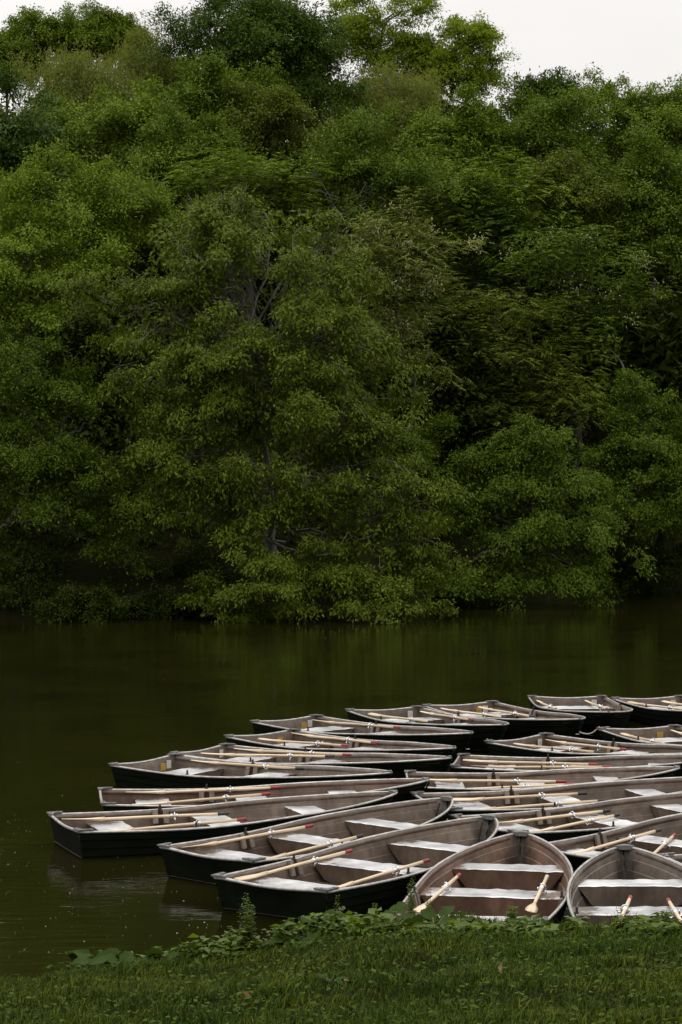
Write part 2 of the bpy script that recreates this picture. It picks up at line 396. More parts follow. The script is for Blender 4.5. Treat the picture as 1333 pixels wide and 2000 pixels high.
def gunwale_mesh(sgn):
    mb = MB(); pts = []
    for u in UST: pts.append((u, sgn * (bw(u) + .006 if u < 4.39 else .004), bz(u) + .006))
    mb.tube(pts, .0155, 8, 0, 1.0)
    # inner lip that folds down from the rail
    vs = []; fs = []
    for u in UST[:-3]:
        b = bw(u) - .012
        vs += [(u, sgn * b, bz(u)), (u, sgn * (b - .012), bz(u) - .004), (u, sgn * (b - .013), bz(u) - .05), (u, sgn * (b - .004), bz(u) - .054)]
    for i in range(len(UST) - 4):
        for j in range(3): fs.append((i*4+j, i*4+j+1, (i+1)*4+j+1, (i+1)*4+j))
    mb.add(vs, fs, 1)
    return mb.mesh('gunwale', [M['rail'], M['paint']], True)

def transom_rail_mesh():
    mb = MB(); mb.tube([(-.002, f * WS, .335 - .03 * (1 - f * f) ** 2 + .008) for f in np.linspace(-1, 1, 13)], .018, 8)
    return mb.mesh('transom_rail', M['rail'], True)

def inner_w(u, z):
    zc = -.07 + .10 * (u / BL) ** 4; h = min(1, max(0, (z - zc) / (bz(u) - zc))); return sec(u, h)[1] - .016

SEATS = [(.47, .93, .215, .20), (1.82, 2.25, .24, .215), (3.08, 3.47, .30, .235)]
def seat_mesh(k):
    u0, u1, zt, fh = SEATS[k]; rs = np.random.default_rng(40 + k)
    mb = MB(); n = 14; rows = []
    prof = [(u0 + .035, zt - fh, 1), (u0 + .005, zt - .03, 1), (u0, zt - .008, 0), (u0 + .012, zt, 0), ((u0 + u1) / 2, zt - .004, 0), (u1 - .012, zt, 0), (u1, zt - .008, 0), (u1 - .005, zt - .03, 1), (u1 - .035, zt - fh, 1)]
    vs, fs, ms = [], [], []
    for i in range(n + 1):
        f = i / n * 2 - 1; dz = rs.normal() * .004; dz2 = rs.normal() * .004
        for j, (u, z, _) in enumerate(prof):
            low = z < zt - .1
            w = inner_w(min(max(u, u0), u1), z) * (.9 if low else 1)
            jj = dz if j < 4 else (0 if j == 4 else dz2)
            edge = 1 if 0 < i < n else 0
            vs.append((u, f * w, z + (jj * edge if not low else (.03 if not edge else 0))))
    m = len(prof)
    for i in range(n):
        for j in range(m - 1):
            fs.append((i*m+j, i*m+j+1, (i+1)*m+j+1, (i+1)*m+j)); ms.append(1 if prof[j][2] and prof[j+1][2] or j in (1, 6) else 0)
        fs.append((i*m+m-1, i*m, (i+1)*m, (i+1)*m+m-1)); ms.append(1)
    mb.v = vs; mb.f = [f[::-1] for f in fs]; mb.m = ms
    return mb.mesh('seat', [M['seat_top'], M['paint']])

def floor_mesh():
    mb = MB(); us = np.linspace(.04, 3.98, 16); vs = []
    for u in us:
        w = inner_w(u, .03) + .004; z = .022 + (.02 if u > 3.6 else 0)
        vs += [(u, w, z), (u, w * .33, z - .004), (u, -w * .33, z - .004), (u, -w, z)]
    fs = [(i*4+j, (i)*4+j+1, (i+1)*4+j+1, (i+1)*4+j) for i in range(len(us)-1) for j in range(3)]
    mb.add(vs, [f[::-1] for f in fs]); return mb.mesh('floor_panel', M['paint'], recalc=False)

def breasthook_mesh():
    mb = MB(); us = [4.325, 4.345, 4.36, 4.375, 4.392, 4.41]; poly = []
    for u in us: poly.append((u, bw(min(u, BL)) + .014))
    poly += [(u, -y) for u, y in poly[::-1]]
    poly.append((4.335, 0))
    mb.prism(poly, .492 - .012, .512)
    for v in mb.v: pass
    mb.v = [(x, y, z - .512 + bz(min(x, BL)) + .035) for x, y, z in mb.v]
    # folded lip behind the plate
    mb.box((4.327, -.07, bz(4.33) - .012), (4.333, .07, bz(4.33) + .012))
    return mb.mesh('breasthook', M['plate'])

def corner_mesh(s):
    mb = MB()
    p = [(-.03, .03), (.17, .03), (.17, -.012), (.05, -.03), (.02, -.15), (-.03, -.15)]
    poly = [(x, s * (WS + y)) for x, y in p]
    if s < 0: poly = poly[::-1]
    mb.prism(poly[::-1] if s > 0 else poly[::-1], .335 + .02, .335 + .037)
    mb.tube([(.0, s * (WS - .075), .372), (.0, s * (WS - .075), .379)], .012, 6)
    mb.tube([(.1, s * (WS + .01), .372), (.1, s * (WS + .01), .379)], .012, 6)
    return mb.mesh('corner_plate', M['plate'])

def pad_mesh(s):
    mb = MB(); u = 1.45; w = bw(u); z1, z0 = bz(u) + .018, bz(u) - .15
    def slab(a, b, th, zt, zb, m):
        vs = []
        for zz, yy in ((zb, w - .062), (zt, w - .020)):
            vs += [(u + a, s * (yy - th), zz), (u + b, s * (yy - th), zz), (u + b, s * yy, zz), (u + a, s * yy, zz)]
        fs = [(0,3,2,1),(4,5,6,7),(0,1,5,4),(1,2,6,5),(2,3,7,6),(3,0,4,7)]
        mb.add(vs, fs if s > 0 else [f[::-1] for f in fs], m)
    slab(-.105, -.035, .03, z1, z0, 0); slab(.035, .105, .03, z1, z0, 0); slab(-.035, .035, .012, z1 - .03, z0 - .01, 1)
    return mb.mesh('oarlock_pad', [M['pad'], M['stain']])
def socket_mesh(s):
    mb = MB(); u = 1.45; w = bw(u)
    mb.tube([(u, s * (w - .035), bz(u) - .03), (u, s * (w - .035), bz(u) + .08)], .014, 8)
    mb.tube([(u, s * (w - .03), bz(u) + .012), (u, s * (w - .03), bz(u) + .03)], .026, 8)
    return mb.mesh('oarlock_socket', M['dark_metal'], False)
def stem_mesh():
    mb = MB(); pts = []
    for h in (1, .75, .5, .25, 0.05): x, b, z = sec(4.22, h); pts.append((x - .02, 0, z - (.02 if h == 1 else 0)))
    mb.tube(pts, .012, 6); return mb.mesh('stem_post', M['stain'], False)
def keel_mesh():
    mb = MB(); pts = [(sec(u, -1)[0], 0, sec(u, -1)[2] - .01) for u in UST[:-4]]
    for h in (.1, .4, .7, .95): x, b, z = sec(BL, h); pts.append((x + .022, 0, z))
    mb.tube(pts, .013, 6); return mb.mesh('keel', M['hull'], False)
def ring_mesh():
    mb = MB(); x, b, z = sec(BL, .45)
    mb.tube([(x + .02 + .03 * (1 - math.cos(t)), .03 * math.sin(t), z) for t in np.linspace(0, 2 * math.pi, 11)], .006, 5, caps=False)
    return mb.mesh('bow_ring', M['rail'])
def tagplate_mesh(which):
    mb = MB(); y0, y1 = ((.33, .45) if which == 'y' else (.47, .57))
    z0, z1 = ((.15, .26) if which == 'y' else (.17, .29))
    mb.box((.052, y0, z0), (.058, y1, z1)); return mb.mesh('capacity_plate', M['yellow'] if which == 'y' else M['white_plate'])
def bolt_mesh():
    mb = MB(); mb.tube([(0, 0, -.004), (0, 0, .006), (0, 0, .009)], [.012, .012, .006], 6); return mb.mesh('bolt', M['dark_metal'])

PARTS = [('hull', hull_mesh()), ('floor_panel', floor_mesh()), ('gunwale', gunwale_mesh(1)), ('gunwale', gunwale_mesh(-1)), ('transom_rail', transom_rail_mesh()),
         ('seat', seat_mesh(0)), ('seat', seat_mesh(1)), ('seat', seat_mesh(2)), ('breasthook', breasthook_mesh()),
         ('corner_plate', corner_mesh(1)), ('corner_plate', corner_mesh(-1)), ('stem_post', stem_mesh()), ('keel', keel_mesh()), ('bow_ring', ring_mesh())]
PADS = [(pad_mesh(1), socket_mesh(1)), (pad_mesh(-1), socket_mesh(-1))]
PLATE_Y, PLATE_W = tagplate_mesh('y'), tagplate_mesh('w')
G_, T_, P_ = (1.1, 1.07, 1.02, 1), (1.06, .95, .85, 1), (1.12, .84, .70, 1)     # interior tints: grey, tan, pinkish brown
BOATS = {   # x, y, heading, length factor, tint, plates, label
 'B3': (-.735, 24.075, 55.49, 1.014, T_, '', 'dark green rowboat nearest the weeds in the left row, two red-gripped oars'),
 'B2': (-1.507, 25.976, 49.39, 1.003, T_, '', 'dark green rowboat second in the left row, one red and one dark grip'),
 'B1': (-3.371, 28.277, 21.27, .996, T_, '', 'dark green rowboat whose stern reaches farthest left, one black and one red oar grip'),
 'B22': (-3.147, 30.525, 7.41, .990, P_, '', 'rowboat with pinkish brown inside just behind the leftmost boat, two red-gripped oars'),
 'B13': (-2.927, 34.416, -35.90, 1.013, G_, 'yw', 'rowboat with yellow plate and single black-gripped oar, fifth back in left row'),
 'B14': (-2.183, 35.748, -31.64, 1.004, G_, 'w', 'rowboat sixth back in left row, black-gripped and red-gripped oars with blades over the stern'),
 'B15': (-1.320, 37.903, -47.47, 1.010, T_, 'y', 'rowboat seventh back in left row, yellow plate at stern and two red-gripped oars'),
 'B16': (-.972, 40.130, -49.24, 1.054, G_, 'yw', 'rowboat at the back of the left row holding one red-gripped oar'),
 'B17': (.755, 41.833, -65.11, 1.012, G_, 'w', 'first rowboat from the left in the farthest row, one black and one red grip'),
 'B18': (2.169, 42.716, -65.92, 1.007, T_, 'yw', 'second rowboat from the left in the farthest row, two black-gripped oars'),
 'B19': (4.273, 44.062, -85.98, .978, G_, 'w', 'third rowboat from the left in the farthest row, its bow pointing at the viewer'),
 'B20': (5.778, 43.893, -70.73, 1.003, G_, 'w', 'rowboat at right end of the farthest row, cut off by the picture edge'),
 'B21': (4.946, 38.760, -69.97, 1.017, T_, 'y', 'rowboat at right edge just in front of the farthest row, tied on by a rope'),
 'B12': (2.809, 37.228, -45.17, .949, T_, 'w', 'rowboat in right group with stern corner roped, red-gripped oar across its middle'),
 'B11': (1.683, 34.317, -8.53, .914, G_, '', 'rowboat fifth back in right group lying level, blunt pale stern at its left end'),
 'B10': (.934, 32.270, .78, .857, T_, '', 'short rowboat fourth back in right group, bow tip at right edge, two red-gripped oars'),
 'B9': (1.160, 30.086, 17.51, .978, T_, '', 'rowboat third back in right group, two black-gripped oars lying nearly parallel'),
 'B8': (1.716, 28.112, 29.38, .958, T_, '', 'rowboat second back in right group, two black-gripped oars crossing at an angle'),
 'B6': (2.689, 26.014, 47.02, .935, T_, '', 'rowboat directly behind the two grass-edge boats, one black-gripped and one red-gripped oar'),
 'B7': (3.819, 25.138, 21.39, 1.0, G_, '', 'rowboat showing only its stern corner at the lower right edge'),
 'B4': (1.209, 22.154, 78.92, 1.007, P_, '', 'rowboat with brown-pink inside pulled stern-first to the grass, bow pointing away'),
 'B5': (3.019, 21.171, 88.77, .996, G_, '', 'grey-inside rowboat at the grass in the right corner, bow pointing away'),
}
BROOT = {}
for key, (x, y, a, k, tint, plates, label) in BOATS.items():
    root = empty('rowboat', (x, y, 0), math.radians(a)); root.scale = (k, 1, 1)
    tag(root, label, 'rowboat', 'rowboats moored together at the bank')
    j = random.uniform(.82, 1.12); tcol = (tint[0] * j, tint[1] * j, tint[2] * j, 1)
    for nm, me in PARTS:
        o = link(nm, me, root); o.color = tcol
    for pm, sm in PADS:
        o = link('oarlock_pad', pm, root); link('oarlock_socket', sm, o)
    if 'y' in plates: tag(link('capacity_plate', PLATE_Y, root), 'yellow plate inside the stern')
    if 'w' in plates: tag(link('capacity_plate', PLATE_W, root), 'whitish plate inside the stern')
    root.rotation_euler.x = math.radians(random.uniform(-.5, .5))
    BROOT[key] = root

# ------------------------------------------------------------------ oars
OL = 2.1
def oar_parts():
    P = {}
    mb = MB(); mb.tube([(x, 0, 0) for x in (.42, .6, .9, 1.4, 1.8, 1.965)], [.015, .0165, .0185, .0195, .0185, .0175], 10); P['shaft'] = mb.mesh('shaft', M['wood'], True)
    xs_ = [0, .015, .06, .15, .28, .38, .46, .54]; ws_ = [.03, .048, .058, .062, .058, .045, .028, .018]; ts = [.004, .005, .006, .007, .009, .012, .016, .017]
    mb = MB(); vs = []
    for x, w_, t in zip(xs_, ws_, ts):
        zc = .02 * (1 - x / .54) ** 2
        vs += [(x, w_, zc), (x, w_ * .4, zc + t), (x, 0, zc + t * 1.5), (x, -w_ * .4, zc + t), (x, -w_, zc), (x, -w_ * .4, zc - t), (x, 0, zc - t * 1.4), (x, w_ * .4, zc - t)]
    fs = [(i*8+j, i*8+(j+1) % 8, (i+1)*8+(j+1) % 8, (i+1)*8+j) for i in range(7) for j in range(8)] + [tuple(range(8))[::-1], tuple(range(56, 64))]
    mb.add(vs, fs); P['blade'] = mb.mesh('blade', M['wood'], True)
    for c, mt in (('r', 'red'), ('k', 'black'), ('w', 'bare_grip')):
        mb = MB(); mb.tube([(x, 0, 0) for x in (1.955, 1.965, 2.03, 2.085, 2.1)], [.019, .0225, .0215, .0225, .013], 10); P['grip' + c] = mb.mesh('grip', M[mt], True)
    mb = MB()
    mb.tube([(1.36, 0, 0), (1.39, 0, 0)], .03, 10); mb.tube([(1.43, 0, 0), (1.45, 0, 0)], .028, 10)
    mb.tube([(1.41, .042 * math.sin(t), .042 * math.cos(t)) for t in np.linspace(.5, 2 * math.pi - .5, 12)], .008, 6)
    mb.tube([(1.41, 0, -.04), (1.41, 0.01, -.07), (1.42, .055, -.075)], [.010, .009, .007], 6)
    P['oarlock'] = mb.mesh('oarlock', M['chrome'], True)
    return P
OP = oar_parts()
OARS = [   # boat, tip u v z, grip u v z, grip colour, label
 ('B1',.13,.59,.280,2.18,.19,.315,'k','black-gripped oar along the far side of the leftmost rowboat'),
 ('B1',.23,-.57,.290,2.27,-.21,.295,'r','red-gripped oar along the near side of the leftmost rowboat'),
 ('B2',.24,.62,.300,2.35,.47,.345,'r','red-gripped oar in the second boat from the front of the left row'),
 ('B2',.26,-.55,.285,2.32,-.32,.305,'k','dark-gripped oar in the second boat from the front of the left row'),
 ('B3',.22,.62,.280,2.31,.56,.330,'r','red-gripped oar on far side of the left-row boat nearest the weeds'),
 ('B3',.29,-.49,.275,2.34,-.44,.310,'r','red-gripped oar on near side of the left-row boat nearest the weeds'),
 ('B4',.57,.60,.275,2.65,.46,.310,'r','red-tipped oar leaning on the left side of the pinkish boat at the grass'),
 ('B4',.73,-.51,.290,2.79,-.46,.295,'w','oar with bare worn grip in the pinkish boat at the grass'),
 ('B5',.42,.50,.295,2.46,.13,.295,'r','left of two red-tipped oars in the grey boat at the right grass corner'),
 ('B5',.30,-.22,.300,2.36,-.24,.285,'r','right of two red-tipped oars in the grey boat at the right grass corner'),
 ('B6',.16,.26,.280,2.34,.48,.310,'k','black-gripped oar in the boat directly behind the two grass-edge boats'),
 ('B6',.36,-.60,.255,2.29,.24,.275,'r','red-gripped oar in the boat directly behind the two grass-edge boats'),
 ('B8',.32,.22,.300,2.39,.60,.275,'k','far oar, black grip, of the crossing pair in the right group'),
 ('B8',.32,-.58,.300,2.26,.22,.280,'k','near oar, black grip, of the crossing pair in the right group'),
 ('B9',.40,.31,.300,2.44,.54,.280,'k','far one of the parallel black-gripped oars in the right group'),
 ('B9',.20,-.44,.270,2.34,-.45,.325,'k','near one of the parallel black-gripped oars in the right group'),
 ('B10',.17,.54,.260,2.60,-.17,.330,'r','far red-gripped oar of the short boat in the right group'),
 ('B10',.27,-.58,.260,2.64,-.27,.305,'r','near red-gripped oar of the short boat in the right group'),
 ('B11',.10,.56,.275,2.27,.08,.320,'r','far red-gripped oar of the level boat with blunt pale stern'),
 ('B11',.30,-.05,.262,2.50,-.30,.335,'r','near red-gripped oar of the level boat with blunt pale stern'),
 ('B12',.16,.57,.265,2.28,.06,.340,'r','red-gripped oar in the right group boat with roped stern corner'),
 ('B12',.12,-.14,.262,2.2,-.50,.340,'k','black-gripped oar along near side of the boat with roped stern corner'),
 ('B13',.44,.59,.295,2.49,.58,.345,'k','lone black-gripped oar in the fifth boat back in the left row'),
 ('B14',.10,-.11,.285,2.1,.57,.310,'k','black-gripped oar with pale blade in the sixth boat back in left row'),
 ('B14',.25,.56,.295,2.38,.61,.345,'r','red-gripped oar in the sixth boat back in the left row'),
 ('B15',.14,.57,.300,2.20,.53,.340,'r','far red-gripped oar in the seventh boat back in the left row'),
 ('B15',.12,-.11,.262,2.17,-.08,.340,'r','near red-gripped oar in the seventh boat back in the left row'),
 ('B16',.17,.46,.290,2.18,.62,.340,'r','lone red-gripped oar in the rearmost boat of the left row'),
 ('B17',.1,-.32,.265,2.15,-.11,.325,'k','black-gripped oar in the first boat from left in the farthest row'),
 ('B17',.34,.60,.285,2.40,.53,.355,'r','red-gripped oar in the first boat from left in the farthest row'),
 ('B18',.16,.33,.275,2.26,.31,.315,'k','far black-gripped oar in the second boat from left in the farthest row'),
 ('B18',.12,-.43,.275,2.22,-.20,.320,'k','near black-gripped oar in the second boat from left in the farthest row'),
 ('B19',.1,-.55,.262,2.14,-.54,.325,'r','left red-gripped oar in the boat pointing at the viewer, farthest row'),
 ('B19',.12,.36,.262,2.25,.38,.330,'r','right red-gripped oar in the boat pointing at the viewer, farthest row'),
 ('B20',.1,-.43,.270,2.13,-.20,.320,'r','near oar in the farthest-row boat cut off by the right edge'),
 ('B20',.1,.28,.262,2.19,.34,.325,'r','far oar in the farthest-row boat cut off by the right edge'),
 ('B21',.12,-.36,.262,2.2,-.60,.330,'k','left oar in the roped boat at the right edge before the farthest row'),
 ('B21',.15,.57,.275,2.16,.22,.345,'r','right oar in the roped boat at the right edge before the farthest row'),
 ('B22',.35,.59,.300,2.45,.60,.345,'r','far red-gripped oar in the pinkish boat behind the leftmost rowboat'),
 ('B22',.40,-.50,.290,2.28,.40,.290,'r','near red-gripped oar in the pinkish boat behind the leftmost rowboat'),
]
from mathutils import Vector, Matrix
for (bk, u0, v0, z0, u1, v1, z1, c, label) in OARS:
    x, y, a, k = BOATS[bk][:4]; ca, sa = math.cos(math.radians(a)), math.sin(math.radians(a))
    g = lambda u, v, z: Vector((x + u*k*ca - v*sa, y + u*k*sa + v*ca, z))
    p, q = g(u0, v0, z0), g(u1, v1, z1); d = (q - p).normalized()
    mid = (p + q) / 2; p = mid - d * (OL / 2)
    side = Vector((0, 0, 1)).cross(d).normalized(); up = d.cross(side)
    roll = random.uniform(-.25, .25)
    s2 = side * math.cos(roll) + up * math.sin(roll); u2 = d.cross(s2)
    o = empty('oar'); o.matrix_world = Matrix(((d.x, s2.x, u2.x, p.x), (d.y, s2.y, u2.y, p.y), (d.z, s2.z, u2.z, p.z), (0, 0, 0, 1)))
    tag(o, label, 'oar', 'oars laid inside the rowboats')
    link('shaft', OP['shaft'], o); link('blade', OP['blade'], o); link('grip', OP['grip' + c], o)
    lk = link('oarlock', OP['oarlock'], o); lk.rotation_euler.x = random.uniform(-1.2, 1.2)

# ------------------------------------------------------------------ mooring ropes
def bp(bk, u, v, z):
    x, y, a, k = BOATS[bk][:4]; ca, sa = math.cos(math.radians(a)), math.sin(math.radians(a))
    return np.array((x + u*k*ca - v*sa, y + u*k*sa + v*ca, z))
def rope(p, q, sag, label):
    mb = MB(); pts = []
    for t in np.linspace(0, 1, 15):
        r = p * (1 - t) + q * t; r[2] -= sag * 4 * t * (1 - t); r[1] += .02 * math.sin(9 * t); pts.append(r)
    mb.tube(pts, .013, 6); tag(mb.build('mooring_rope', M['rope'], None, True), label, 'rope', 'ropes between moored boats')
rope(bp('B18', 4.38, 0, .28), bp('B21', .0, -.70, .38), .07, 'thin slack rope from a far-row bow to the right-edge boat')
rope(bp('B17', 4.40, 0, .20), bp('B12', .0, -.70, .38), .05, 'thin rope tied to the stern corner of the right group boat')

# ------------------------------------------------------------------ trees
def at(px, py, Y): return np.array(((px - 666.5) * Y / F, Y, H - (py - YH) * Y / F))
def unit(v): return v / (np.linalg.norm(v, axis=-1, keepdims=True) + 1e-9)

LEAF_T = [(0, 1, 2), (0, 2, 3)]
def leaves(p, axis, nrm, ln, wd, fold=.18):
    """folded lance-shaped leaves: base, two flanks, tip"""
    a = unit(axis); s = unit(np.cross(a, nrm)); n = np.cross(s, a)
    ln = ln[:, None]; wd = wd[:, None]
    m = p + a * ln * .42
    return np.stack([p, m + s * wd * .5 + n * wd * fold, p + a * ln - n * ln * .08, m - s * wd * .5 + n * wd * fold], 1)

def tree_leaves(p, axis, nrm, ln, wd):
    a = unit(axis); s = unit(np.cross(a, nrm)); ln = ln[:, None]; wd = wd[:, None]
    sg = np.where(np.arange(len(p)) % 2, .5, -.5)[:, None]
    return np.stack([p - s * wd * sg * .35, p + a * ln - s * wd * sg * .3, p + a * ln * .42 + s * wd * sg * 1.25], 1)

def clump_points(lobes, rc, dens, rs, back=.4):
    """leaf sprays grouped into boughs: drooping pads set over the lobes' surfaces with dark gaps between them"""
    out, outn = [], []
    cs = np.array([l[0] for l in lobes]); rr = np.array([l[1] for l in lobes])
    cy = cs[:, 1].mean(); rb0 = rc * 1.85; NS = 12
    for c, r in zip(cs, rr):
        area = 4 * math.pi * ((r[0]*r[1])**1.6 / 3 + (r[0]*r[2])**1.6 / 3 + (r[1]*r[2])**1.6 / 3) ** (1 / 1.6)
        n = max(6, int(dens * area / (rb0 * rb0 * 1.45)))
        d = unit(rs.normal(size=(n, 3)))
        keep = (d[:, 2] > -.05) | (rs.random(n) < .3 + .3 * d[:, 2])
        d = d[keep]; n = len(d)
        p = c + d * r * rs.uniform(.66, 1.16, (n, 1))
        q = ((p[:, None] - cs[None]) / rr[None]); ins = (np.sum(q * q, -1) < .38).sum(1) > (np.sum(((p - c) / r) ** 2, -1) < .38)
        fx = 666.5 + F * p[:, 0] / p[:, 1]
        keep = ~ins & ((p[:, 1] < cy + .4) | (rs.random(n) < back)) & (fx > -110) & (fx < 1443)
        p, d = p[keep], d[keep]; n = len(p)
        if not n: continue
        rb = rb0 * rs.uniform(.55, 1.35, n)
        e1 = unit(d * (1, 1, .25) + rs.normal(size=d.shape) * .35); e2 = unit(np.cross(e1, (0, 0, 1.))); e3 = np.cross(e2, e1)
        az = rs.uniform(0, 2 * math.pi, (n, NS)); rho = np.sqrt(rs.random((n, NS)))
        x = rho * np.cos(az) * 1.25; y = rho * np.sin(az) * .9; z = -.4 * rho ** 2 - .15 * np.maximum(x, 0) + rs.normal(size=(n, NS)) * .13
        off = (x[..., None] * e1[:, None] + y[..., None] * e2[:, None] + z[..., None] * (e3[:, None] * .4 + np.array((0, 0, .6)))) * rb[:, None, None]
        plume = (d[:, 2] > .2) & (rs.random(n) < .4)
        up = (x[..., None] * e1[:, None] * .38 + y[..., None] * e2[:, None] * .38 + (rho ** 1.2 * 1.0 - .35)[..., None] * unit(np.array((0, 0, 1.)) + d * .45 + rs.normal(size=d.shape) * .2)[:, None]) * rb[:, None, None]
        off = np.where(plume[:, None, None], up, off)
        out.append((p[:, None] + off).reshape(-1, 3)); outn.append(unit(np.repeat(d, NS, 0) + off.reshape(-1, 3) * .6))
    return np.concatenate(out), np.concatenate(outn)

def crown_leaves(P, D, rc, per, ln, wd, rs, style):
    n = len(P)
    if style == 'willow':
        K = 5; per_s = max(6, per // K)
        sp = np.repeat(P, K, 0) + rs.normal(size=(n*K, 3)) * rc * (.6, .6, .2)
        drop = rs.uniform(.6, 1.9, n*K) * rc * 1.5
        t = np.tile(np.linspace(0, 1, per_s), n*K)
        base = np.repeat(sp, per_s, 0); dr = np.repeat(drop, per_s)
        out = np.repeat(unit(np.repeat(D, K, 0) * (1, 1, 0)), per_s, 0)
        p = base + out * (np.sqrt(t) * .45 * rc)[:, None]; p[:, 2] -= t ** 1.3 * dr
        p += rs.normal(size=p.shape) * .07
        ax = rs.normal(size=p.shape) * .6 + out * .5; ax[:, 2] -= 1.1
        nr = rs.normal(size=p.shape)
        k = len(p); return tree_leaves(p, ax, nr, ln * rs.uniform(.7, 1.3, k), wd * rs.uniform(.7, 1.2, k))
    if style == 'pinnate':
        K = max(3, per // 11); m = 11                      # fronds per clump, leaflets per frond
        fb = np.repeat(P, K, 0) + rs.normal(size=(n*K, 3)) * rc * (.45, .45, .28)
        az = rs.uniform(0, 2*math.pi, n*K)
        fd = np.stack([np.cos(az), np.sin(az), rs.uniform(-.25, .35, n*K)], 1) + np.repeat(D, K, 0) * .7
        fd = unit(fd); fl = rs.uniform(.7, 1.25, n*K) * rc * .85
        t = np.tile(np.linspace(.12, 1, m), n*K); sd = np.tile(np.where(np.arange(m) % 2, 1., -1.), n*K)
        fdr, flr = np.repeat(fd, m, 0), np.repeat(fl, m)
        p = np.repeat(fb, m, 0) + fdr * (t * flr)[:, None]; p[:, 2] -= (t ** 2) * flr * .38
        side = unit(np.cross(fdr, (0, 0, 1.)))
        ax = side * sd[:, None] + fdr * .55; ax[:, 2] -= .35 + .25 * rs.random(len(p))
        nr = np.array((0, 0, 1.)) + rs.normal(size=p.shape) * .3
        k = len(p); sc = .75 + .5 * np.sin(t * math.pi)
        return tree_leaves(p, ax, nr, ln * sc * rs.uniform(.85, 1.15, k), wd * sc * rs.uniform(.85, 1.15, k))
    q = rs.normal(size=(n, per, 3)) * (.58, .58, .34)
    rad = np.sqrt(q[..., 0]**2 + q[..., 1]**2)
    q[..., 2] -= .42 * rad ** 1.5
    size = rc * rs.uniform(.6, 1.35, (n, 1, 1))
    p = (P[:, None] + q * size).reshape(-1, 3)
    ax = (q * (1, 1, .3)).reshape(-1, 3); ax = unit(ax) * .45 + np.repeat(D, per, 0) * .35 + rs.normal(size=ax.shape) * .6
    ax[:, 2] -= .75 if style == 'droop' else .25
    nr = np.array((0, 0, 1.)) * (.8 if style == 'droop' else 1) + np.repeat(D, per, 0) * .4 + rs.normal(size=ax.shape) * .33
    k = len(p); sc = rs.uniform(.65, 1.3, k)
    return tree_leaves(p, ax, nr, ln * sc, wd * sc)

def limb(mb, a, b, r0, r1, rs, n=5, wob=.12, sag=0):
    pts = []; L = np.linalg.norm(b - a)
    for i in range(n + 1):
        t = i / n; p = a * (1 - t) + b * t
        if 0 < i < n: p = p + rs.normal(size=3) * L * wob / n * 1.2
        p[2] += sag * L * 4 * t * (1 - t); pts.append(p)
    mb.tube(pts, np.linspace(r0, r1, n + 1), 6 if r0 > .05 else 4, caps=False); return pts

